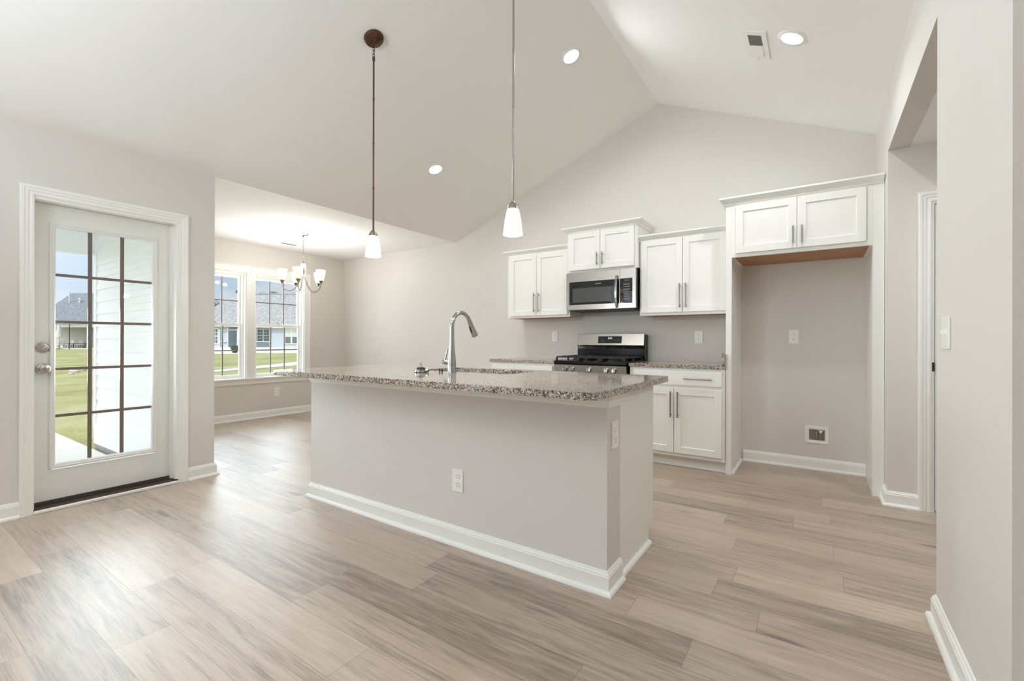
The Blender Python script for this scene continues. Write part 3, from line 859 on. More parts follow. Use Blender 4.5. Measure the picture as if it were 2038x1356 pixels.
def tall_panel(label, x0, x1):
    p = empty('refrigerator_panel', ((x0 + x1) / 2, YP, 0)); tag(p, label, 'panel', 'tall panels of the refrigerator alcove')
    MB().box(x0, x1, YP, YB, 0.0, 2.262, 0.001).build('panel_board', M['cab'], p)
    return p
p = tall_panel('tall white panel left of the refrigerator alcove', -0.645, -0.600)
MB().sweep([(-0.600, YP + 0.02), (-0.600, YB - 0.03)], SHOE, fxy, side=-1).build('shoe_moulding', M['trim'], p)
for z in (1.20, 1.32, 1.46, 1.60, 1.74):
    MB().cyl((-0.6002, YP + 0.045, z), (-0.5985, YP + 0.045, z), 0.0045, seg=10).build('screw', M['nickel'], p)
p = tall_panel('tall white panel right of the refrigerator alcove', 0.329, 0.387)
MB().box(0.387, 0.395, YP - 0.004, YP + 0.03, 0.0, 2.262).build('scribe_strip', M['trim'], p)

# base cabinets
YF = 4.155
def base_cabinet(label, x0, x1, doors, pulls, drawer):
    c = empty('base_cabinet', ((x0 + x1) / 2, YF, 0)); tag(c, label, 'cabinet', 'white shaker base cabinets')
    b = MB().box(x0, x1, YF, YB - 0.004, 0.100, 0.884, 0.001).box(x0, x1, YF + 0.075, YB - 0.004, 0.0, 0.100)
    b.build('cabinet_body', M['cab'], c)
    MB().sweep([(x1, YF + 0.075), (x0, YF + 0.075)], SHOE, fxy, side=1).build('shoe_moulding', M['trim'], c)
    for (a, b_), px in zip(doors, pulls):
        d = shaker(MB(), a, b_, 0.133, 0.704, YF - 0.020).build('cabinet_door', M['cab'], c)
        pull_v(px, YF - 0.020, 0.449, 0.677, d)
    a, b_, z0, z1 = drawer
    d = MB().box(a, b_, YF - 0.020, YF, z0, z1, 0.002).build('drawer_front', M['cab'], c)
    pull_h((a + b_) / 2 - 0.114 + 0.19 * (x0 > -2), (a + b_) / 2 + 0.114 + 0.19 * (x0 > -2), YF - 0.020, (z0 + z1) / 2, d)
    return c
base_cabinet('white base cabinet right of the range with drawer above doors', -1.463, -0.648, ((-1.424, -1.0605), (-1.0555, -0.668)), (-1.081, -1.021), (-1.424, -0.668, 0.732, 0.856))
base_cabinet('white base cabinet left of the range mostly hidden by the island', -3.083, -2.262, ((-3.06, -2.675), (-2.67, -2.285)), (-2.7, -2.645), (-3.06, -2.285, 0.732, 0.856))

def rounded(x0, x1, y0, y1, r, seg=8):
    """outline, corner radii r = (x0y0, x1y0, x1y1, x0y1)"""
    pts = []
    for (cx, cy, rr, a0) in ((x0, y0, r[0], PI), (x1, y0, r[1], 1.5 * PI), (x1, y1, r[2], 0), (x0, y1, r[3], PI / 2)):
        sx = 1 if cx == x0 else -1; sy = 1 if cy == y0 else -1
        if rr <= 0:
            pts.append((cx, cy)); continue
        for i in range(seg + 1):
            a = a0 + PI / 2 * i / seg
            pts.append((cx + sx * rr + rr * math.cos(a), cy + sy * rr + rr * math.sin(a)))
    return pts
def slab_mesh(outer, z0, z1, hole=None, ease=0.004):
    mb = MB(); bm = mb.bm
    loops = [outer] + ([hole] if hole else [])
    edges = []
    for lp in loops:
        vs = [bm.verts.new((p[0], p[1], z1)) for p in lp]
        edges += [bm.edges.new((vs[i], vs[(i + 1) % len(vs)])) for i in range(len(vs))]
    bmesh.ops.triangle_fill(bm, use_beauty=True, use_dissolve=False, edges=edges)
    fs = list(bm.faces)
    r = bmesh.ops.extrude_face_region(bm, geom=fs)
    bmesh.ops.translate(bm, verts=[g for g in r['geom'] if isinstance(g, bmesh.types.BMVert)], vec=(0, 0, z0 - z1))
    return mb
CT0, CT1 = 0.884, 0.915
def counter(label, x0, x1):
    o = slab_mesh(rounded(x0, x1, YF - 0.022, YB, (0.006, 0.006, 0, 0), 3), CT0, CT1).build('countertop', M['granite'])
    return tag(o, label, 'countertop', 'granite counters along the kitchen wall')
counter('granite countertop on the base cabinet right of the range', -1.470, -0.646)
counter('granite countertop on the base cabinet left of the range', -3.10, -2.262)
o = MB().box(-0.6655, -0.6455, YF - 0.018, YB - 0.001, CT1, 1.017, 0.003).build('side_splash', M['granite'])
tag(o, 'upright granite side splash against the tall panel', 'backsplash')

# ------------------------------------------------------------------ range
rg = empty('gas_range', (-1.86, 4.45, 0)); tag(rg, 'stainless steel gas range with black grates and upright control panel', 'stove')
rx0, rx1 = -2.248, -1.484
MB().box(rx0 + 0.004, rx1 - 0.004, 4.15, 4.74, 0.02, 0.885, 0.002).build('range_body', M['black'], rg)
MB().prism([(4.118, 0.775), (4.104, 0.880), (4.118, 0.888), (4.150, 0.888), (4.150, 0.775)], rx0, rx1, 'X').build('front_control_panel', M['steel'], rg)
for x in (-2.118, -2.042, -1.858, -1.680, -1.602):
    mm = Matrix.Translation((x, 4.110, 0.834)) @ Matrix.Rotation(PI / 2 - 0.12, 4, 'X')
    k = MB().lathe([(0, 0), (0.024, 0), (0.024, 0.006), (0.021, 0.026), (0.019, 0.030), (0, 0.031)], mat=mm, seg=24).build('knob', M['chrome'], rg, smooth=True)
    mb = MB().box(-0.0045, 0.0045, -0.020, 0.020, 0.026, 0.038, 0.001)
    bmesh.ops.transform(mb.bm, matrix=mm, verts=mb.bm.verts)
    mb.build('knob_grip', M['chrome'], k)
d = MB().box(rx0 + 0.003, rx1 - 0.003, 4.108, 4.150, 0.20, 0.765, 0.004).build('oven_door', M['steel'], rg)
MB().box(-2.13, -1.60, 4.104, 4.108, 0.33, 0.62).build('oven_window', M['blackglass'], d)
MB().cyl((-2.20, 4.07, 0.72), (-1.53, 4.07, 0.72), 0.011, seg=12).cyl((-2.17, 4.07, 0.72), (-2.17, 4.11, 0.72), 0.008).cyl((-1.56, 4.07, 0.72), (-1.56, 4.11, 0.72), 0.008).build('oven_handle', M['steel'], d, smooth=True)
MB().box(rx0 + 0.003, rx1 - 0.003, 4.115, 4.150, 0.05, 0.19, 0.003).build('storage_drawer', M['steel'], rg)
MB().prism([(4.110, 0.888), (4.106, 0.898), (4.112, 0.919), (4.130, 0.923), (4.68, 0.923), (4.68, 0.888)], rx0, rx1, 'X').build('cooktop', M['black'], rg)
for (bx_, by_, br) in ((-2.06, 4.27, 0.045), (-2.06, 4.54, 0.036), (-1.866, 4.41, 0.04), (-1.67, 4.27, 0.05), (-1.67, 4.54, 0.036)):
    MB().lathe([(0, 0.923), (br * 1.25, 0.923), (br * 1.2, 0.930), (br, 0.931), (br, 0.940), (br * 0.9, 0.943), (0, 0.943)], (bx_, by_, 0), seg=24).build('burner', M['iron'], rg, smooth=True)
def grate(a, b):
    mb = MB(); zt0, zt1 = 0.950, 0.964; y0, y1 = 4.125, 4.640; w = 0.007
    for x in (a, b):
        mb.box(x - w, x + w, y0, y1, zt0, zt1, 0.002)
    for y in (y0, (y0 + y1) / 2, y1):
        mb.box(a, b, y - w, y + w, zt0, zt1, 0.002)
    xm = (a + b) / 2
    for (ya, yb_) in ((y0, y0 + 0.10), (y0 + 0.17, y0 + 0.345), (y1 - 0.10, y1)):
        mb.box(xm - w, xm + w, ya, yb_, zt0 + 0.002, zt1 + 0.003, 0.002)
    for y in ((y0 * 3 + y1) / 4, (y0 + 3 * y1) / 4):
        mb.box(a, a + (b - a) * 0.33, y - w, y + w, zt0 + 0.002, zt1 + 0.003, 0.002)
        mb.box(b - (b - a) * 0.33, b, y - w, y + w, zt0 + 0.002, zt1 + 0.003, 0.002)
    for x in (a, b):
        for y in (y0, (y0 + y1) / 2, y1):
            mb.box(x - 0.009, x + 0.009, y - 0.009, y + 0.009, 0.922, zt0 + 0.004, 0.003)
    mb.build('grate', M['iron'], rg)
grate(-2.225, -1.990); grate(-1.976, -1.756); grate(-1.742, -1.507)
MB().box(rx0, rx1, 4.66, 4.755, 0.90, 1.188, 0.002).build('backguard_body', M['black'], rg)
bp_ = MB().prism([(4.648, 1.062), (4.632, 1.076), (4.652, 1.196), (4.668, 1.202), (4.70, 1.200), (4.70, 1.028), (4.664, 1.028)], rx0 + 0.004, rx1 - 0.004, 'X').build('control_panel', M['steel'], rg)
def bg_y(z): return 4.632 + (z - 1.076) / (1.196 - 1.076) * 0.020
tilt = math.atan2(0.020, 0.120)
dsp = MB().hexa([(-1.992, bg_y(1.096) - 0.0012, 1.096), (-1.726, bg_y(1.096) - 0.0012, 1.096), (-1.726, 4.68, 1.096), (-1.992, 4.68, 1.096),
                 (-1.992, bg_y(1.172) - 0.0012, 1.172), (-1.726, bg_y(1.172) - 0.0012, 1.172), (-1.726, 4.68, 1.172), (-1.992, 4.68, 1.172)]).build('display', M['blackglass'], rg)
rt = (PI / 2 - tilt, 0, 0)
text_obj('clock_digits', '0:44', 0.026, M['display'], (-1.856, bg_y(1.150) - 0.0018, 1.150), rt, dsp)
text_obj('button_lettering', '- - -      \n= = =', 0.016, M['legend'], (-1.940, bg_y(1.134) - 0.0018, 1.134), rt, dsp, spacing=1.6)
text_obj('button_lettering', '+ -  = -', 0.014, M['legend'], (-1.776, bg_y(1.134) - 0.0018, 1.134), rt, dsp, spacing=1.8)

# ------------------------------------------------------------------ microwave
mw = empty('microwave', (-1.85, 4.55, 1.44)); tag(mw, 'stainless steel microwave with black window above the range', 'microwave')
mx0, mx1, my, mz0, mz1 = -2.232, -1.476, 4.375, 1.442, 1.838
MB().box(mx0 + 0.004, mx1, my + 0.004, 4.77, mz0 + 0.006, mz1 + 0.006).build('microwave_body', M['black'], mw)
dx1 = -1.640
mb = MB()
wx0, wx1, wz0, wz1 = -2.196, -1.690, 1.500, 1.742
mb.box(mx0, wx0, my - 0.026, my + 0.004, mz0 + 0.006, mz1).box(wx1, dx1, my - 0.026, my + 0.004, mz0 + 0.006, mz1)
mb.box(wx0, wx1, my - 0.026, my + 0.004, mz0 + 0.006, wz0).box(wx0, wx1, my - 0.026, my + 0.004, wz1, mz1)
dr = mb.build('microwave_door', M['steel'], mw)
wn = MB().box(wx0 - 0.001, wx1 + 0.046, my - 0.0265, my, wz0, wz1).build('door_glass', M['blackglass'], dr)
MB().box(-2.158, -1.725, my - 0.0271, my - 0.0262, 1.524, 1.674).build('viewing_window', M['mwwin'], dr)
text_obj('brand_lettering', 'FRIGIDAIRE', 0.0125, M['legend'], (-1.868, my - 0.0272, 1.711), (PI / 2, 0, 0), dr)
mb = MB()
mb.box(dx1 + 0.003, mx1, my - 0.026, my + 0.004, mz0 + 0.006, 1.497).box(dx1 + 0.003, mx1, my - 0.026, my + 0.004, 1.742, mz1).box(-1.510, mx1, my - 0.026, my + 0.004, 1.497, 1.742)
cp = mb.build('control_panel', M['steel'], mw)
MB().box(dx1 + 0.003, -1.509, my - 0.0265, my, 1.496, 1.743).build('keypad', M['blackglass'], cp)
text_obj('clock_display', '88:88', 0.02, M['wbox'], (-1.569, my - 0.0272, 1.722), (PI / 2, 0, 0), cp)
text_obj('key_lettering', 'POP SOF PIZ\nAUT DEF BEV\nTIM PWR ADD\n1   2   3\n4   5   6\n7   8   9\nOFF  0  ON', 0.0115, M['legend'], (-1.569, my - 0.0272, 1.610), (PI / 2, 0, 0), cp, spacing=2.1)
hp = [(-1.668, my - 0.026, 1.452), (-1.668, my - 0.040, 1.462), (-1.668, my - 0.058, 1.53), (-1.668, my - 0.066, 1.615), (-1.668, my - 0.058, 1.70), (-1.668, my - 0.040, 1.768), (-1.668, my - 0.026, 1.778)]
mb = MB()
pr = [mb.bm.verts.new((p[0] + sx * 0.012, p[1] + sy, p[2])) for p in hp for sx, sy in ((-1, 0), (-0.6, -0.008), (0.6, -0.008), (1, 0), (0.7, 0.006), (-0.7, 0.006))]
for i in range(len(hp) - 1):
    for k in range(6):
        mb.bm.faces.new((pr[i*6+k], pr[i*6+(k+1) % 6], pr[(i+1)*6+(k+1) % 6], pr[(i+1)*6+k]))
mb.bm.faces.new(pr[:6]); mb.bm.faces.new(pr[-6:])
mb.build('door_handle', M['chrome'], dr, smooth=True, angle=30)
mb = MB().box(mx0 + 0.03, mx1 - 0.03, my - 0.010, 4.70, mz0 - 0.006, mz0 + 0.006)
mb.build('bottom_vent', M['iron'], mw)

# ------------------------------------------------------------------ island
isl = empty('kitchen_island', (-1.9, 2.2, 0)); tag(isl, 'kitchen island with greige half wall and white end panel', 'kitchen island')
IX0, IX1, IY0, IY1, IY2 = -3.022, -0.772, 1.900, 2.060, 2.590
MB().box(IX0, IX1, IY0, IY1, 0, 0.884).build('half_wall', M['wall'], isl)
for xa in (IX1 - 0.022, IX0 + 0.004):
    MB().prism([(IY1, 0.0), (IY2 - 0.075, 0.0), (IY2 - 0.075, 0.10), (IY2, 0.10), (IY2, 0.884), (IY1, 0.884)], xa, xa + 0.018, 'X').build('end_panel', M['cab'], isl)
mb = MB()
mb.box(IX0 + 0.022, IX1 - 0.022, IY2 - 0.09, IY2 - 0.076, 0.0, 0.10).box(IX0 + 0.022, IX1 - 0.022, IY2 - 0.020, IY2, 0.10, 0.14)
mb.box(IX0 + 0.022, IX1 - 0.022, IY2 - 0.020, IY2, 0.84, 0.884).box(IX0 + 0.022, IX1 - 0.022, IY1, IY2, 0.10, 0.118)
mb.box(IX0 + 0.022, -2.36, IY1, IY2 - 0.02, 0.118, 0.882).box(-1.48, IX1 - 0.022, IY1, IY2 - 0.02, 0.118, 0.882)
mb.build('cabinet_body', M['cab'], isl)
n = 5
for i in range(n):
    a = IX0 + 0.03 + (IX1 - IX0 - 0.06) * i / n; b_ = IX0 + 0.03 + (IX1 - IX0 - 0.06) * (i + 1) / n - 0.006
    d = shaker(MB(), a, b_, 0.133, 0.704, IY2 + 0.020, s=1).build('cabinet_door', M['cab'], isl)
    pull_v(b_ - 0.03 if i % 2 == 0 else a + 0.03, IY2 + 0.020, 0.449, 0.677, d, s=1)
    d = MB().box(a, b_, IY2, IY2 + 0.020, 0.732, 0.856, 0.002).build('drawer_front', M['cab'], isl)
    pull_h((a + b_) / 2 - 0.08, (a + b_) / 2 + 0.08, IY2 + 0.020, 0.794, d, s=1)
MB().sweep([(IX0, IY1), (IX0, IY0), (IX1, IY0), (IX1, IY1)], BASE, fxy, side=-1).build('baseboard', M['trim'], isl)
MB().sweep([(IX1 - 0.004, IY1 + 0.002), (IX1 - 0.004, IY2 - 0.076)], SHOE, fxy, side=-1).build('shoe_moulding', M['trim'], isl)
COVE = [(0, 0), (0.006, 0), (0.008, 0.010), (0.013, 0.016), (0.016, 0.030), (0.026, 0.044), (0.030, 0.050), (0.030, 0.059), (0, 0.059)]
MB().sweep([(IX0, IY1 + 0.03), (IX0, IY0), (IX1, IY0), (IX1, IY1 + 0.03)], COVE, lambda a, b, h: (a, b, 0.8235 + h), side=-1).build('cove_moulding', M['trim'], isl)

sink_out = rounded(-2.30, -1.55, 2.262, 2.622, (0.09, 0.09, 0.09, 0.09), 10)
o = slab_mesh(rounded(-3.092, -0.724, 1.645, 2.722, (0.05, 0.05, 0.02, 0.02), 8), CT0, 0.916, hole=sink_out).build('island_countertop', M['granite'])
tag(o, 'large speckled granite countertop on the island', 'countertop')

# undermount sink
sk = empty('sink', (-1.925, 2.44, 0.884)); tag(sk, 'stainless steel undermount sink sunk in the island countertop', 'sink')
mb = MB(); bm = mb.bm
def ring_(ins, z, r):
    return [bm.verts.new((p[0], p[1], z)) for p in rounded(-2.31 + ins, -1.54 - ins, 2.252 + ins, 2.632 - ins, (r,) * 4, 8)]
rs = [ring_(-0.02, 0.883, 0.11), ring_(0.004, 0.883, 0.09), ring_(0.012, 0.75, 0.085), ring_(0.02, 0.70, 0.08), ring_(0.05, 0.685, 0.06)]
for A, B in zip(rs[:-1], rs[1:]):
    for k in range(len(A)):
        bm.faces.new((A[k], A[(k + 1) % len(A)], B[(k + 1) % len(B)], B[k]))
bm.faces.new(rs[-1])
mb.build('bowl', M['sinksteel'], sk, smooth=True)
MB().lathe([(0, 0.687), (0.045, 0.687), (0.045, 0.690), (0.036, 0.6885), (0, 0.6875)], (-1.925, 2.44, 0)).build('drain', M['chrome'], sk, smooth=True)

# faucet
CTZ = 0.916
fx, fy = -1.935, 2.185
fc = empty('kitchen_faucet', (fx, fy, CTZ)); tag(fc, 'tall chrome pull down gooseneck faucet on the island', 'faucet')
MB().lathe([(0, CTZ), (0.027, CTZ), (0.027, CTZ + 0.006), (0.025, CTZ + 0.012), (0.026, CTZ + 0.05), (0.023, CTZ + 0.10), (0.017, CTZ + 0.15), (0.0145, CTZ + 0.20), (0.0140, CTZ + 0.215), (0, CTZ + 0.216)], (fx, fy, 0)).build('faucet_body', M['chrome'], fc, smooth=True)
pts = [(fx, fy, CTZ + 0.20), (fx, fy, CTZ + 0.285)]
R_ = 0.092; cz = CTZ + 0.295
for i in range(0, 15):
    a = PI - (PI * 0.86) * i / 14
    pts.append((fx, fy + R_ + R_ * math.cos(a), cz + R_ * math.sin(a)))
sp_ = MB().tube(pts, 0.0135, seg=16).build('spout', M['chrome'], fc, smooth=True)
e0 = Vector(pts[-1]); dr_ = (Vector(pts[-1]) - Vector(pts[-2])).normalized()
sh = MB().tube([e0 - dr_ * 0.004, e0 + dr_ * 0.004, e0 + dr_ * 0.035, e0 + dr_ * 0.080, e0 + dr_ * 0.112], [0.0145, 0.0155, 0.0165, 0.0205, 0.0235], seg=18).build('spray_head', M['chrome'], fc, smooth=True)
nrm_ = Vector((0, -dr_.z, dr_.y)); nrm_ = nrm_ if nrm_.y < 0 else -nrm_
q = e0 + dr_ * 0.055 + nrm_ * 0.019
MB().tube([q - dr_ * 0.022, q + dr_ * 0.022], 0.005, seg=8).build('spray_button', M['dark'], sh)
hz = CTZ + 0.062
MB().cyl((fx - 0.02, fy, hz), (fx - 0.055, fy, hz + 0.004), 0.016).cyl((fx - 0.056, fy, hz + 0.004), (fx - 0.075, fy, hz + 0.006), 0.0155, 0.013).build('handle_hub', M['chrome'], fc, smooth=True)
MB().tube([(fx - 0.058, fy, hz + 0.014), (fx - 0.048, fy, hz + 0.05), (fx - 0.036, fy, hz + 0.085)], [0.005, 0.0045, 0.004], seg=10).build('lever', M['chrome'], fc, smooth=True)

# disposer flange lying on the counter, with its clear stopper stem
sx_, sy_ = -2.110, 2.085
st_ = empty('drain_stopper', (sx_, sy_, CTZ)); tag(st_, 'small steel drain flange with black rubber ring lying on the island', 'drain stopper')
MB().lathe([(0, CTZ), (0.035, CTZ), (0.040, CTZ + 0.004), (0.040, CTZ + 0.014), (0.034, CTZ + 0.017), (0.034, CTZ + 0.020), (0, CTZ + 0.020)], (sx_, sy_, 0)).build('flange', M['chrome'], st_, smooth=True)
MB().cyl((sx_ - 0.038, sy_, CTZ + 0.011), (sx_ - 0.052, sy_, CTZ + 0.011), 0.010).build('clamp_lug', M['chrome'], st_, smooth=True)
MB().cyl((sx_ + 0.036, sy_ + 0.01, CTZ + 0.012), (sx_ + 0.052, sy_ + 0.014, CTZ + 0.012), 0.011).build('clamp_lug', M['chrome'], st_, smooth=True)
MB().lathe([(0, CTZ + 0.0205), (0.029, CTZ + 0.0205), (0.026, CTZ + 0.030), (0.022, CTZ + 0.033), (0, CTZ + 0.033)], (sx_, sy_, 0)).build('rubber_ring', M['dark'], st_, smooth=True)
MB().lathe([(0, CTZ + 0.033), (0.0095, CTZ + 0.033), (0.0085, CTZ + 0.050), (0.0055, CTZ + 0.060), (0, CTZ + 0.063)], (sx_, sy_, 0), seg=16).build('clear_stem', M['clear'], st_, smooth=True)
bts = None
for i, (bx_, by_) in enumerate(((-2.045, 2.190), (-2.033, 2.200))):
    b_ = MB().lathe([(0, 0), (0.0048, 0), (0.0048, 0.015), (0.004, 0.018), (0, 0.018)], (0, 0, 0), seg=12).build('rubber_plug', M['dark'], None, smooth=True)
    b_.location = (bx_, by_, CTZ)
    tag(b_, ('left one of two tiny black rubber plugs standing beside the faucet', 'right one of two tiny black rubber plugs standing beside the faucet')[i], 'plug', 'rubber plugs on the island')

# ------------------------------------------------------------------ outlets and switch
def make_outlet():
    """plate in the local xz plane, facing -y"""
    o = MB()
    o.box(-0.039, 0.039, -0.006, 0.0, -0.062, 0.062, 0.003, 2)
    root = o.build('wall_outlet', M['plate'], None)
    for z in (0.0225, -0.0225):
        mb = MB()
        pl = []
        for i in range(24):
            a = 2 * PI * i / 24
            pl.append((max(-0.0148, min(0.0148, 0.0178 * math.cos(a))), z + 0.0165 * math.sin(a)))
        mb.prism(pl, -0.0085, -0.004, 'Y')
        r = mb.build('receptacle', M['plate'], root, world=False)
        mb = MB().box(-0.0070, -0.0052, -0.0088, -0.006, z + 0.001, z + 0.009).box(0.0052, 0.0070, -0.0088, -0.006, z + 0.002, z + 0.008)
        mb.cyl((0, -0.0088, z - 0.007), (0, -0.006, z - 0.007), 0.0026, seg=10)
        mb.build('slots', M['dark'], r, world=False)
    MB().cyl((0, -0.0072, 0), (0, -0.005, 0), 0.003, seg=10).build('screw', M['plate'], root, world=False)
    return root
ol = make_outlet()
spots = [((-2.601, YB, 1.173), 0, 'white outlet on the kitchen wall left of the range'),
         ((-0.982, YB, 1.160), 0, 'white outlet on the kitchen wall right of the range'),
         ((-0.178, YB, 1.162), 0, 'white outlet inside the refrigerator alcove'),
         ((-1.635, IY0, 0.353), 0, 'white outlet low on the front of the island'),
         ((IX1, 1.985, 0.692), PI / 2, 'white outlet on the narrow end of the island half wall'),
         ((XD, 3.632, 0.355), PI / 2, 'white outlet below the dining window')]
for i, (loc, rz, lab) in enumerate(spots):
    o = ol if i == 0 else copy_tree(ol)
    o.location = loc; o.rotation_euler = (0, 0, rz)
    tag(o, lab, 'outlet', 'white duplex outlets')
sw = empty('light_switch', (XR, 2.296, 1.152)); tag(sw, 'white light switch on the right wall beside the opening', 'light switch')
MB().box(XR - 0.007, XR, 2.237, 2.355, 1.092, 1.212, 0.003, 2).build('plate', M['plate'], sw)
for y in (2.272, 2.320):
    MB().hexa([(XR - 0.007, y - 0.006, 1.140), (XR - 0.007, y + 0.006, 1.140), (XR - 0.007, y + 0.006, 1.164), (XR - 0.007, y - 0.006, 1.164),
               (XR - 0.016, y - 0.004, 1.157), (XR - 0.016, y + 0.004, 1.157), (XR - 0.012, y + 0.004, 1.166), (XR - 0.012, y - 0.004, 1.166)]).build('toggle', M['plate'], sw)

# water supply box
wb = empty('water_supply_box', (-0.006, YB, 0.30)); tag(wb, 'white recessed water supply box low in the refrigerator alcove', 'water box')
mb = MB().sweep([(-0.063, 0.258), (-0.063, 0.352), (0.052, 0.352), (0.052, 0.258)], [(0, 0.001), (0, 0.008), (0.024, 0.011), (0.029, 0.006), (0.029, 0.0)],
                lambda a, b, h: (a, YB - h, b), closed=True, side=1)
mb.build('frame', M['plate'], wb)
MB().box(-0.063, 0.052, YB - 0.0012, YB - 0.0004, 0.258, 0.352).build('recess', M['wbox'], wb)
v = MB().cyl((0.022, YB - 0.006, 0.268), (0.022, YB - 0.006, 0.315), 0.010).cyl((0.022, YB - 0.006, 0.315), (0.022, YB - 0.006, 0.330), 0.006).build('valve', M['label'], wb, smooth=True)
MB().cyl((0.022, YB - 0.004, 0.334), (0.022, YB - 0.013, 0.334), 0.010).box(0.004, 0.040, YB - 0.010, YB - 0.004, 0.341, 0.346).build('valve_handle', M['plate'], v)
MB().cyl((-0.008, YB - 0.006, 0.272), (-0.008, YB - 0.006, 0.345), 0.008).build('pipe', M['nickel'], wb, smooth=True)

# ------------------------------------------------------------------ pendants
def lamp(name, loc, energy, parent, radius=0.03, color=(1.0, 0.97, 0.93)):
    d = bpy.data.lights.new(name, 'POINT')
    d.energy = energy; d.shadow_soft_size = radius; d.color = color
    o = bpy.data.objects.new(name, d); COL.objects.link(o)
    o.location = loc
    adopt(o, parent)
    return o
def pendant(x, y, ztop, tilt, metal, capmetal, label, chain):
    p = empty('pendant_light', (x, y, ztop)); tag(p, label, 'pendant light', 'pendant lights over the island')
    mm = Matrix.Translation((x, y, ztop)) @ Matrix.Rotation(tilt, 4, 'Y')
    MB().lathe([(0, 0.006), (0.066, 0.006), (0.066, -0.006), (0.060, -0.018), (0.045, -0.024), (0.016, -0.028), (0.012, -0.038), (0, -0.038)], mat=mm).build('canopy', metal, p, smooth=True)
    z = ztop - 0.036
    if chain:
        for i in range(4):
            h = 0.016; w = 0.008
            c_ = z - h + 0.004
            pts = []
            for k in range(14):
                a = 2 * PI * k / 14
                u = w * math.cos(a); t = h * math.sin(a)
                pts.append((x + u, y, c_ + t) if i % 2 == 0 else (x, y + u, c_ + t))
            MB().tube(pts, 0.0022, seg=6, closed=True).build('chain_link', metal, p, smooth=True)
            z -= 2 * h - 0.008
    rod = MB().cyl((x, y, z), (x, y, 1.858), 0.0058, seg=12)
    zz = z - 0.28
    while zz > 1.95:
        rod.cyl((x, y, zz - 0.006), (x, y, zz + 0.006), 0.0072, seg=12); zz -= 0.30
    rod.cyl((x, y, z - 0.02), (x, y, z + 0.004), 0.009, seg=12)
    rod.build('rod', metal, p, smooth=True)
    MB().lathe([(0, 1.866), (0.008, 1.864), (0.018, 1.854), (0.027, 1.838), (0.031, 1.822), (0.030, 1.820), (0, 1.826)], (x, y, 0)).build('socket_cap', capmetal, p, smooth=True)
    MB().lathe([(0.029, 1.828), (0.035, 1.808), (0.042, 1.775), (0.048, 1.735), (0.0525, 1.692), (0.0525, 1.686), (0.049, 1.688), (0.045, 1.735), (0.039, 1.775), (0.031, 1.808), (0.026, 1.822)], (x, y, 0)).build('glass_shade', M['shade'], p, smooth=True)
    MB().lathe([(0, 1.80), (0.012, 1.795), (0.022, 1.765), (0.026, 1.745), (0.020, 1.722), (0, 1.712)], (x, y, 0), seg=20).build('bulb', M['bulb'], p, smooth=True)
    lamp('pendant_lamp', (x, y, 1.676), 9, p)
pendant(-2.483, 2.009, zl(-2.483), -math.atan(SL), M['bronze_refl'], M['nickel'], 'pendant light with rod and round canopy painted in a reflected brown', True)  # brown of canopy and rod is a warm reflection painted over nickel
pendant(-1.350, 2.009, zr(-1.350), math.atan(SRr), M['nickel'], M['nickel'], 'pendant light with a slim nickel rod reaching the top of the picture', False)

# ------------------------------------------------------------------ chandelier
cx, cy = -5.436, 3.302
ch = empty('chandelier', (cx, cy, ZE)); tag(ch, 'five arm nickel chandelier with white glass shades in the dining area', 'chandelier')
MB().lathe([(0, ZE), (0.064, ZE), (0.064, ZE - 0.008), (0.052, ZE - 0.018), (0.014, ZE - 0.024), (0.010, ZE - 0.045), (0, ZE - 0.045)], (cx, cy, 0)).build('canopy', M['nickel'], ch, smooth=True)
z = ZE - 0.040; i = 0
while z > 2.175:
    pts = []
    for k in range(12):
        a = 2 * PI * k / 12
        u = 0.008 * math.cos(a); t = 0.015 * math.sin(a)
        pts.append((cx + u, cy, z - 0.012 + t) if i % 2 == 0 else (cx, cy + u, z - 0.012 + t))
    MB().tube(pts, 0.0022, seg=6, closed=True).build('chain_link', M['nickel'], ch, smooth=True)
    z -= 0.023; i += 1
MB().tube([(cx + 0.022 * math.cos(2*PI*k/16) * 0.83, cy + 0.022 * math.cos(2*PI*k/16) * 0.56, 2.150 + 0.022 * math.sin(2*PI*k/16)) for k in range(16)], 0.004, seg=8, closed=True).build('hanging_ring', M['nickel'], ch, smooth=True)
MB().lathe([(0, 2.130), (0.012, 2.128), (0.014, 2.112), (0.032, 2.104), (0.034, 2.092), (0.031, 2.086), (0.033, 2.040), (0.028, 2.034), (0.026, 1.985), (0.020, 1.975), (0.012, 1.965), (0, 1.960)], (cx, cy, 0)).build('hub', M['nickel'], ch, smooth=True)
RA = 0.240
F2 = Vector((-0.559, 0.829)); R2 = Vector((0.829, 0.559))
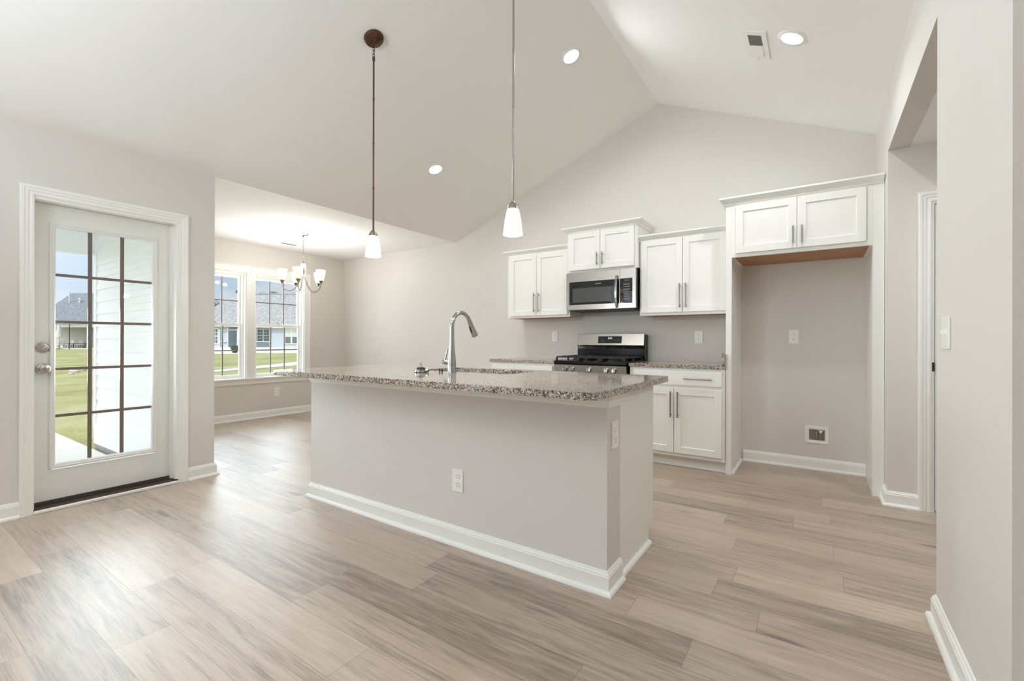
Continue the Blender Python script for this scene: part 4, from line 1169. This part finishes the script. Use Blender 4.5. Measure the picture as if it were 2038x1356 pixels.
for q in range(5):
    th = math.radians(10.7 + 72 * q)
    dv = R2 * math.sin(th) - F2 * math.cos(th)
    def at(r, z): return (cx + dv.x * r, cy + dv.y * r, z)
    prof = [(0.018, 2.03), (0.022, 1.97), (0.034, 1.90), (0.058, 1.83), (0.095, 1.775), (0.135, 1.748), (0.175, 1.742), (0.210, 1.755), (0.230, 1.782), (0.238, 1.815), (RA, 1.838)]
    arm = MB().tube([at(r, z) for r, z in prof], 0.0055, seg=10).build('arm', M['nickel'], ch, smooth=True)
    ax, ay, _ = at(RA, 0)
    MB().lathe([(0, 1.832), (0.010, 1.834), (0.016, 1.845), (0.030, 1.872), (0.028, 1.874), (0, 1.860)], (ax, ay, 0), seg=20).build('socket_cup', M['nickel'], arm, smooth=True)
    MB().lathe([(0.024, 1.868), (0.032, 1.880), (0.045, 1.925), (0.054, 1.975), (0.058, 2.008), (0.055, 2.009), (0.051, 1.975), (0.042, 1.925), (0.029, 1.882), (0.021, 1.872)], (ax, ay, 0), seg=24).build('glass_shade', M['shade'], arm, smooth=True)
    MB().lathe([(0, 1.87), (0.012, 1.875), (0.014, 1.90), (0.022, 1.925), (0.023, 1.94), (0.016, 1.96), (0, 1.968)], (ax, ay, 0), seg=16).build('bulb', M['bulb'], arm, smooth=True)
    lamp('chandelier_lamp', (ax, ay, 2.03), 5.6, ch)

# ------------------------------------------------------------------ recessed lights and vents
def slope_frame(x, y, sidev):
    """matrix: local z points down out of the ceiling"""
    if sidev == 'L':
        n = Vector((SL, 0, -1)).normalized(); z = zl(x)
    elif sidev == 'R':
        n = Vector((-SRr, 0, -1)).normalized(); z = zr(x)
    else:
        n = Vector((0, 0, -1)); z = sidev
    yv = Vector((0, 1, 0)); xv = yv.cross(n).normalized()
    m = Matrix((( xv.x, yv.x, n.x, x), (xv.y, yv.y, n.y, y), (xv.z, yv.z, n.z, z), (0, 0, 0, 1)))
    return m
def downlight(x, y, s, label, energy, r=0.062):
    mm = slope_frame(x, y, s)
    s = s if isinstance(s, str) else 'F'
    c = empty('recessed_light', mm.translation); tag(c, label, 'recessed light', 'round recessed ceiling lights')
    MB().lathe([(r, 0.003), (r + 0.004, 0.008), (r + 0.022, 0.006), (r + 0.028, 0.0), (r + 0.024, -0.004), (r, -0.004)], mat=mm, close=True).build('trim_ring', M['plate'], c, smooth=True)
    MB().lathe([(0, 0.003), (r, 0.003), (r, -0.002), (0, -0.002)], mat=mm).build('lens', M['lens'], c)
    d = bpy.data.lights.new('downlight_lamp', 'AREA'); d.shape = 'DISK'; d.size = 2 * r; d.energy = energy; d.color = (0.93, 0.97, 1.0); d.spread = math.radians(165)
    o = bpy.data.objects.new('downlight_lamp', d); COL.objects.link(o)
    p = mm @ Vector((0, 0, 0.012))
    o.location = p
    o.rotation_euler = (Vector((0, 0, -1)) if s not in 'LR' else (mm.to_3x3() @ Vector((0, 0, 1)))).to_track_quat('-Z', 'Y').to_euler()
    adopt(o, c)
DL, DK = 3.5, 10.0
downlight(-1.695, 3.377, 'L', 'recessed light near the ridge on the left ceiling slope', DK)
downlight(-3.218, 3.376, 'L', 'recessed light lower on the left ceiling slope above the sink end', DK)
downlight(-0.138, 3.405, 'R', 'recessed light beside the vent on the right ceiling slope', DK)
downlight(1.25, 3.1, 2.43, 'added unseen fill light in the side hall ceiling beyond the right wall', 11)  # added out of view to brighten the hall and faces turned toward it
downlight(-2.9, -0.8, 'L', 'added unseen recessed light in the living room left of the camera', DL)  # this and the next three are added out of view as room fill
downlight(-0.2, -0.8, 'R', 'added unseen recessed light in the living room above the camera', DL)
downlight(-2.9, -3.0, 'L', 'added unseen recessed light in the far left of the living room', DL)
downlight(-0.2, -3.0, 'R', 'added unseen recessed light in the far right of the living room', DL)

def register(name, label, mm, w, h, ow, oy0, oy1, n):
    c = empty(name, mm.translation); tag(c, label, 'vent', 'ceiling vents')
    def bx(mb, *a):
        k = len(mb.bm.verts); mb.box(*a)
        mb.bm.verts.ensure_lookup_table()
        bmesh.ops.transform(mb.bm, matrix=mm, verts=mb.bm.verts[k:])
    mb = MB()
    bx(mb, -w / 2, -ow / 2, -h / 2, h / 2, 0.0, 0.008); bx(mb, ow / 2, w / 2, -h / 2, h / 2, 0.0, 0.008)
    bx(mb, -ow / 2, ow / 2, -h / 2, oy0, 0.0, 0.008); bx(mb, -ow / 2, ow / 2, oy1, h / 2, 0.0, 0.008)
    mb.build('vent_frame', M['plate'], c)
    mb = MB(); bx(mb, -ow / 2, ow / 2, oy0, oy1, 0.0, 0.0012)
    mb.build('duct_opening', M['dark'], c)
    for i in range(n):
        y = oy0 + (oy1 - oy0) * (i + 0.5) / n
        mb = MB(); bx(mb, -ow / 2, ow / 2, y - (oy1 - oy0) / n * 0.27, y + (oy1 - oy0) / n * 0.27, 0.002, 0.006)
        mb.build('louvre', M['wmuntin'], c)
    return c, bx
mm = slope_frame(-0.350, 3.515, 'R')
c, bx = register('ceiling_vent', 'white supply vent on the right ceiling slope beside a recessed light', mm, 0.150, 0.340, 0.088, -0.130, 0.000, 10)
mb = MB(); bx(mb, -0.040, 0.044, 0.015, 0.130, 0.008, 0.012); bx(mb, -0.001, 0.003, 0.13, 0.185, 0.008, 0.011)
mb.build('damper_plate', M['plate'], c)
mm = slope_frame(-6.175, 3.54, ZE)
register('ceiling_vent', 'narrow supply vent in the dining ceiling near the window', mm, 0.14, 0.30, 0.075, -0.11, 0.11, 5)

# ------------------------------------------------------------------ outdoors: porch and the siding of the bay
YS = YC - 0.100                                       # outer face of the bay side wall
sid = empty('wall_bay_siding', (-5.5, YS, 0)); struct(sid, 'white vinyl siding of the dining bay seen through the door', 'siding')
XC = XD - 0.16
mb = MB(); lap = 0.137; z = 0.175
prof = [(YS, 0.175)]
while z < 2.45:
    prof += [(YS - 0.020, z), (YS - 0.017, z + lap * 0.45), (YS - 0.012, z + lap * 0.5), (YS - 0.006, z + lap)]
    z += lap
prof += [(YS, z)]
mb.prism(prof, XC + 0.02, XL - WT, 'X')
mb.build('siding_boards', M['vinyl'], sid)
MB().prism([(XC - 0.02, YS - 0.026), (XC + 0.055, YS - 0.026), (XC + 0.055, YS - 0.001), (XC + 0.044, YS - 0.001), (XC + 0.044, YS + 0.07), (XC - 0.02, YS + 0.07)], 0.10, 2.45, 'Z').build('corner_trim', M['vinyl'], sid)
MB().box(XC + 0.01, XL - WT, YS - 0.030, YS, -0.05, 0.175).build('skirt_board', M['vinyl'], sid)
MB().box(XC + 0.02, XL - WT, YS - 0.018, YS, -0.4, -0.05).build('foundation', M['block'], sid)
MB().tube([(-5.00, YS - 0.05, 0.075), (-5.02, YS - 0.05, 0.085), (-5.05, YS - 0.05, 0.08)], 0.008, seg=8).cyl((-5.02, YS - 0.03, 0.08), (-5.02, YS - 0.06, 0.08), 0.012).build('hose_bib', M['nickel'], sid, smooth=True)
o = MB().box(-9.6, XL - WT, -3.2, 1.575, -0.40, -0.09).build('porch_slab', M['concrete'])
struct(o, 'pale concrete porch slab outside the door', 'porch slab')
pr_ = empty('porch_roof', (-6.85, 0, 2.1)); struct(pr_, 'white porch beam and ceiling above the door', 'porch roof')
mb = MB().box(-6.98, -6.83, -3.2, YS - 0.03, 2.095, 2.50)
for y in (-2.4, -1.6, -0.8, 0.0, 0.6, 1.02, 1.44):
    mb.box(-6.832, -6.826, y - 0.006, y + 0.006, 2.13, 2.48)
mb.box(-6.835, -6.820, -3.2, YS - 0.03, 2.095, 2.128)
mb.build('beam', M['vinyl'], pr_)
MB().box(-6.98, XL - WT, -3.2, YS - 0.03, 2.50, 2.60).build('porch_ceiling', M['vinyl'], pr_)
MB().box(-6.98, -6.83, -3.2, -3.05, -0.09, 2.095).build('porch_post', M['vinyl'], pr_)

# ------------------------------------------------------------------ outdoors: lawn, walk, houses, trees
GZ = -0.25
F3 = Vector((-0.5592, 0.8290, 0)); R3 = Vector((0.8290, 0.5592, 0))
yaw = math.atan2(R3.y, R3.x)
o = MB().box(-260, 60, -120, 260, GZ - 0.3, GZ).build('lawn', M['grass'])
struct(o, 'sunlit yellow green lawn outside the windows', 'lawn')
mb = MB().prism([(-21.00, 8.55), (-22.10, 9.10), (-26.9, 16.0), (-31, 22.5), (-27.6, 22.0), (-23.4, 13.95)], GZ, GZ + 0.03, 'Z')
o = mb.build('sidewalk', M['concrete']); struct(o, 'pale concrete walk crossing the lawn', 'sidewalk')

def U(px, d): return (px - 1019) * d / 902.8
def Zp(y, d): return 1.12 + (677.0 - y) * d / 902.8

# house beyond the dining window. Local frame: x to the right of the picture, y away from us
DA = 48.0
hA = empty('neighbor_house', F3 * DA + Vector((0, 0, GZ)), (0, 0, yaw))
tag(hA, 'pale blue sided house with grey hip roof beyond the dining window', 'house', 'neighbouring houses')
def hp_(mb, name, mat, parent=hA): return mb.build(name, mat, parent, world=False)
ua = lambda px: U(px, DA)
za = lambda y, d=0.0: Zp(y, DA + d) - GZ
uad = lambda px, d: U(px, DA + d)
EV = za(648)
hp_(MB().box(ua(330), ua(452), 0, 10, 0.0, EV), 'wall', M['lapblue'])
hp_(MB().box(ua(452) - 0.5, ua(540) + 0.2, 2.2, 10, 0.0, EV), 'wall', M['lapblue'])
hp_(MB().box(ua(540), ua(640), 0, 10, 0.0, EV), 'wall', M['lapblue'])
hp_(MB().box(ua(330), ua(640), -0.12, 0.02, 0.0, za(691)).box(ua(452), ua(540), 0.02, 2.3, 0.0, za(697)), 'skirt', M['exttrim'])
hp_(MB().box(ua(325), ua(645), -0.45, -0.30, EV - 0.10, EV + 0.12).box(ua(325), ua(645), -0.40, 2.3, EV, EV + 0.03), 'eave', M['exttrim'])
ry = 6.0; rz = za(585.5, ry); rl, rr_ = uad(474, ry), uad(640, ry)
mb = MB(); bm = mb.bm
e0_, e1_, y0_, y1_ = ua(366), ua(760), -0.45, 12.5
V = [bm.verts.new(p) for p in ((e0_, y0_, EV + 0.10), (e1_, y0_, EV + 0.10), (e1_, y1_, EV + 0.10), (e0_, y1_, EV + 0.10), (rl, ry, rz), (rr_, ry, rz))]
for f in ((0, 1, 5, 4), (1, 2, 5), (2, 3, 4, 5), (3, 0, 4), (3, 2, 1, 0)):
    bm.faces.new([V[i] for i in f])
hp_(mb, 'roof', M['shingle'])
hp_(MB().tube([(rl, ry, rz + 0.02), (rr_, ry, rz + 0.02)], 0.10, seg=6), 'ridge_cap', M['shingle'])
def house_window(x0, x1, z0, z1, y, nsash, blind, cols=2, rows=2):
    f = MB(); t = 0.10
    f.box(x0 - t, x1 + t, y - 0.05, y, z0 - t, z0).box(x0 - t, x1 + t, y - 0.05, y, z1, z1 + t)
    f.box(x0 - t, x0, y - 0.05, y, z0, z1).box(x1, x1 + t, y - 0.05, y, z0, z1)
    zm = (z0 + z1) / 2
    for s in range(1, nsash):
        x = x0 + (x1 - x0) * s / nsash
        f.box(x - 0.09, x + 0.09, y - 0.05, y, z0, z1)
    f.box(x0, x1, y - 0.055, y, zm - 0.05, zm + 0.05)
    if cols > 1:
        for s in range(nsash):
            a = x0 + (x1 - x0) * s / nsash; w = (x1 - x0) / nsash
            for c_ in range(1, cols):
                f.box(a + w * c_ / cols - 0.02, a + w * c_ / cols + 0.02, y - 0.04, y, z0, z1)
        for r_ in range(1, rows * 2):
            if r_ == rows: continue
            zz_ = z0 + (z1 - z0) * r_ / (rows * 2)
            f.box(x0, x1, y - 0.04, y, zz_ - 0.02, zz_ + 0.02)
    w_ = hp_(f, 'window', M['exttrim'])
    MB().box(x0, x1, y - 0.02, y - 0.005, z0, z1).build('pane', M['extdark'], w_, world=False)
    if blind:
        MB().box(x0, x1, y - 0.028, y - 0.021, zm, z1).build('blind', M['blind'], w_, world=False)
house_window(ua(424), ua(434), za(683), za(655), -0.0, 1, False, 2, 2)
house_window(uad(513.5, 2.2), uad(536, 2.2), za(679, 2.2), za(656, 2.2), 2.2, 2, False, 2, 2)
house_window(ua(568.5), ua(593), za(683), za(655.5), -0.0, 2, True, 1, 1)
def post(pxa, pxb, y0, y1, dy=0.0):
    hp_(MB().box(ua(pxa), ua(pxb), dy - 0.06, dy + 0.06, za(y1), za(y0)), 'porch_post', M['exttrim'])
post(437.5, 439.3, 656, 691, -0.08); post(452.8, 454.6, 652, 697); post(472.5, 474.2, 652, 697); post(537.5, 539.5, 650, 697); post(508.8, 510, 652, 697)
hp_(MB().box(ua(439), ua(453), -0.14, -0.02, za(680.5), za(679)).box(ua(439), ua(453), -0.14, -0.02, za(658.5), za(657)), 'rail', M['exttrim'])
hp_(MB().box(ua(454), ua(474), -0.05, 0.05, za(657.5), za(656)).box(ua(474), ua(539), -0.05, 0.05, za(680.5), za(679)).box(ua(474), ua(509), -0.05, 0.05, za(657), za(655.5)), 'porch_rail', M['exttrim'])
hp_(MB().box(ua(510), ua(537.5), -0.01, 0.01, za(697), za(681)), 'porch_screen', M['screen'])
hp_(MB().box(uad(455, 2.1), uad(472, 2.1), 2.10, 2.19, za(697, 2.1), za(660, 2.1)), 'porch_door', M['screen'])
o = MB().hexa([Vector((ua(478), -0.6, za(690))) , Vector((ua(479.4), -0.6, za(690))), Vector((ua(479.4), -0.5, za(690))), Vector((ua(478), -0.5, za(690))),
               Vector((ua(476), -0.2, za(656))), Vector((ua(477.4), -0.2, za(656))), Vector((ua(477.4), -0.1, za(656))), Vector((ua(476), -0.1, za(656)))]).build('porch_brace', M['exttrim'], hA, world=False)

def leaf_mesh(mb, c, r, n, s, flat=1.0):
    for _ in range(n):
        while True:
            v = Vector((random.uniform(-1, 1), random.uniform(-1, 1), random.uniform(-1, 1)))
            if v.length <= 1: break
        p = Vector(c) + Vector((v.x * r, v.y * r, v.z * r * flat))
        a = Vector((random.uniform(-1, 1), random.uniform(-1, 1), random.uniform(-1, 1))).normalized()
        b = a.orthogonal().normalized()
        q = a.cross(b)
        k = s * random.uniform(0.6, 1.3)
        vs = [mb.bm.verts.new(p + b * k), mb.bm.verts.new(p + q * k * 0.5), mb.bm.verts.new(p - b * k), mb.bm.verts.new(p - q * k * 0.5)]
        mb.bm.faces.new(vs)
# planter by the porch
pc = hA.location + R3 * ua(479) + F3 * (-1.0)
pt = empty('potted_plant', (pc.x, pc.y, GZ + 0.03)); tag(pt, 'dark planter with trailing leaves in front of the blue house porch', 'potted plant')
MB().lathe([(0, 0), (0.20, 0), (0.34, 0.42), (0.30, 0.42), (0.26, 0.36), (0, 0.36)], (0, 0, 0)).build('pot', M['potdark'], pt, world=False, smooth=True)
mb = MB(); leaf_mesh(mb, (0, 0, 0.55), 0.42, 260, 0.09, 0.6); mb.build('foliage', M['leaf'], pt, world=False)
o = MB().box(-0.0, 1, 0, 1, 0, 1)
o.bm.free()
pd = MB().box(ua(420), ua(512), -2.6, -0.10, 0.0, 0.05).build('patio_strip', M['concrete'])
pd.location = hA.location; pd.rotation_euler = (0, 0, yaw)
struct(pd, 'pale concrete strip in front of the blue house', 'patio')

# house seen through the door
DB = 67.0
hB = empty('neighbor_house', F3 * DB + Vector((0, 0, GZ)), (0, 0, yaw))
tag(hB, 'beige house with grey roof and covered patio seen through the door', 'house', 'neighbouring houses')
ub = lambda px: U(px, DB)
zb = lambda y, d=0.0: Zp(y, DB + d) - GZ
ubd = lambda px, d: U(px, DB + d)
EB = zb(645)
MB().box(ub(40), ub(260), 3.4, 12, 0, EB).build('wall', M['lapbeige'], hB, world=False)
MB().box(ub(40), ub(260), 0.0, 0.25, zb(652), EB).build('porch_beam', M['exttrim'], hB, world=False)
MB().box(ub(173), ub(177), 0.0, 0.25, 0, zb(652)).build('porch_post', M['exttrim'], hB, world=False)
MB().box(ub(40), ub(260), -0.5, 3.0, 0, 0.14).build('patio_slab', M['concrete'], hB, world=False)
mb = MB(); bm = mb.bm
V = [bm.verts.new(p) for p in ((ub(60), -0.4, EB), (ub(330), -0.4, EB), (ub(330), 13, EB), (ub(60), 13, EB), (ubd(143, 6.5), 6.5, zb(584, 6.5)), (ubd(250, 6.5), 6.5, zb(584, 6.5)))]
for f in ((0, 1, 5, 4), (1, 2, 5), (2, 3, 4, 5), (3, 0, 4), (3, 2, 1, 0)):
    bm.faces.new([V[i] for i in f])
mb.build('roof', M['shingle2'], hB, world=False)
for nm, px, dy, ya, yb_, rr2 in (('flue_pipe', 138.5, 4.2, 604, 581, 0.075), ('vent_pipe', 159, 4.2, 604, 596, 0.10)):
    mb = MB().cyl((ubd(px, dy), dy, zb(ya, dy)), (ubd(px, dy), dy, zb(yb_, dy)), rr2, seg=10)
    mb.cyl((ubd(px, dy), dy, zb(yb_, dy)), (ubd(px, dy), dy, zb(yb_, dy) + 0.16), rr2 * 2.6, rr2 * 1.2, seg=10)
    mb.build(nm, M['exttrim'], hB, world=False)
def atB(px, dy, z=0.0):
    p = hB.location + R3 * ubd(px, dy) + F3 * dy
    return (p.x, p.y, GZ + z)
um = empty('patio_umbrella', atB(118, -1.0)); tag(um, 'folded cream patio umbrella in front of the beige house', 'umbrella')
MB().cyl((0, 0, 0), (0, 0, 3.6), 0.03, seg=10).build('pole', M['nickel'], um, world=False)
MB().lathe([(0, 3.55), (0.12, 3.5), (0.24, 2.9), (0.40, 2.0), (0.44, 1.75), (0.30, 1.72), (0, 1.9)], (0, 0, 0), seg=10).build('cloth', M['cloth'], um, world=False)
MB().lathe([(0, 0), (0.35, 0), (0.35, 0.06), (0.05, 0.12), (0, 0.12)], (0, 0, 0)).build('base', M['potdark'], um, world=False)
def patio_chair(px, dy, label, rz):
    c = empty('patio_chair', atB(px, dy, 0.14), (0, 0, rz)); tag(c, label, 'chair', 'patio furniture of the beige house')
    MB().box(-0.32, 0.32, -0.32, 0.32, 0.40, 0.48, 0.02).build('seat', M['cloth'], c, world=False)
    MB().box(-0.32, 0.32, 0.28, 0.36, 0.48, 1.15, 0.02).build('backrest', M['cloth'], c, world=False)
    for sx in (-1, 1):
        for sy in (-1, 1):
            MB().box(sx * 0.30 - 0.025, sx * 0.30 + 0.025, sy * 0.30 - 0.025, sy * 0.30 + 0.025, 0, 0.40).build('leg', M['potdark'], c, world=False)
        MB().box(sx * 0.34 - 0.03, sx * 0.34 + 0.03, -0.32, 0.32, 0.62, 0.67).build('armrest', M['potdark'], c, world=False)
patio_chair(123, 2.2, 'cream patio chair nearest the folded umbrella', yaw + 0.5)
patio_chair(140, 2.3, 'cream patio chair between pole and dark patio table', yaw - 0.3)
patio_chair(159, 2.6, 'cream patio chair right behind the dark patio table', yaw + 0.2)
patio_chair(171, 2.3, 'cream patio chair at the right end of the patio', yaw - 0.6)
tb = empty('patio_table', atB(158, 0.6, 0.14), (0, 0, yaw)); tag(tb, 'long dark low table on the patio of the beige house', 'table')
MB().box(-1.3, 1.3, -0.4, 0.4, 0.62, 0.70, 0.01).build('tabletop', M['potdark'], tb, world=False)
for sx in (-1, 1):
    for sy in (-1, 1):
        MB().box(sx * 1.2 - 0.04, sx * 1.2 + 0.04, sy * 0.34 - 0.04, sy * 0.34 + 0.04, 0, 0.62).build('leg', M['potdark'], tb, world=False)
o = MB().cyl((0, 0, 0), (0, 0, 3.7), 0.045, seg=8).build('lamp_pole', M['potdark'], None)
o.location = atB(138.5, -3.0); tag(o, 'thin dark pole standing on the lawn before the beige house', 'pole')

# stones on the lawn
for i, (px, y_, s_, lb) in enumerate(((148, 740, 0.16, 'larger pale stone on the lawn seen through the door'), (154, 741, 0.11, 'small pale stone right of the larger stone on the lawn'),
                                  (168, 737, 0.13, 'pale stone by the grille bar on the lawn'), (143, 745, 0.09, 'small dark edged stone nearest the porch on the lawn'))):
    d_ = (1.12 - GZ) * 902.8 / (y_ - 676)
    p = F3 * d_ + R3 * U(px, d_)
    mb = MB()
    bmesh.ops.create_icosphere(mb.bm, subdivisions=2, radius=s_)
    for v in mb.bm.verts:
        v.co *= 1 + random.uniform(-0.18, 0.18); v.co.z *= 0.6
    o = mb.build('stone', M['stone']); o.location = (p.x, p.y, GZ + s_ * 0.3)
    tag(o, lb, 'stone', 'stones on the lawn')

def tree(px, d, ytop, r, n, label, cols=3):
    p = F3 * d + R3 * U(px, d)
    zt = Zp(ytop, d) - GZ
    t = empty('tree', (p.x, p.y, GZ)); tag(t, label, 'tree', 'trees behind the blue house')
    mb = MB().tube([(0, 0, 0), (0.1, 0, zt * 0.4), (-0.05, 0.1, zt * 0.8), (0, 0, zt - r * 0.4)], [0.24, 0.2, 0.13, 0.05], seg=8)
    for _ in range(5):
        a = random.uniform(0, 2 * PI); h = zt - r * random.uniform(1.0, 1.8)
        mb.tube([(0, 0, h), (math.cos(a) * r * 0.5, math.sin(a) * r * 0.5, h + r * 0.5), (math.cos(a) * r * 0.8, math.sin(a) * r * 0.8, h + r * 0.7)], [0.09, 0.06, 0.03], seg=6)
    mb.build('trunk', M['bark'], t, world=False, smooth=True)
    mb = MB()
    leaf_mesh(mb, (0, 0, zt - r), r * 0.8, n // 2, 0.08, 1.0)
    for _ in range(5):
        a = random.uniform(0, 2 * PI)
        leaf_mesh(mb, (math.cos(a) * r * 0.7, math.sin(a) * r * 0.7, zt - r * random.uniform(0.6, 1.5)), r * 0.5, n // 8, 0.08, 0.8)
    mb.build('crown', M['leaf'], t, world=False)
tree(422, 66, 590, 2.0, 3200, 'bushy tree at the left edge of the window beside the grey roof')
tree(477, 74, 576, 0.55, 420, 'slim treetop above the left end of the grey roof')
tree(522, 84, 581, 0.5, 320, 'low treetop above the grey roof behind the middle grille bar')
tree(545, 92, 578, 0.65, 400, 'taller treetop over the grey roof just right of the middle grille bar')
tree(560, 76, 583, 0.4, 200, 'small treetop barely above the grey roof near the chandelier')
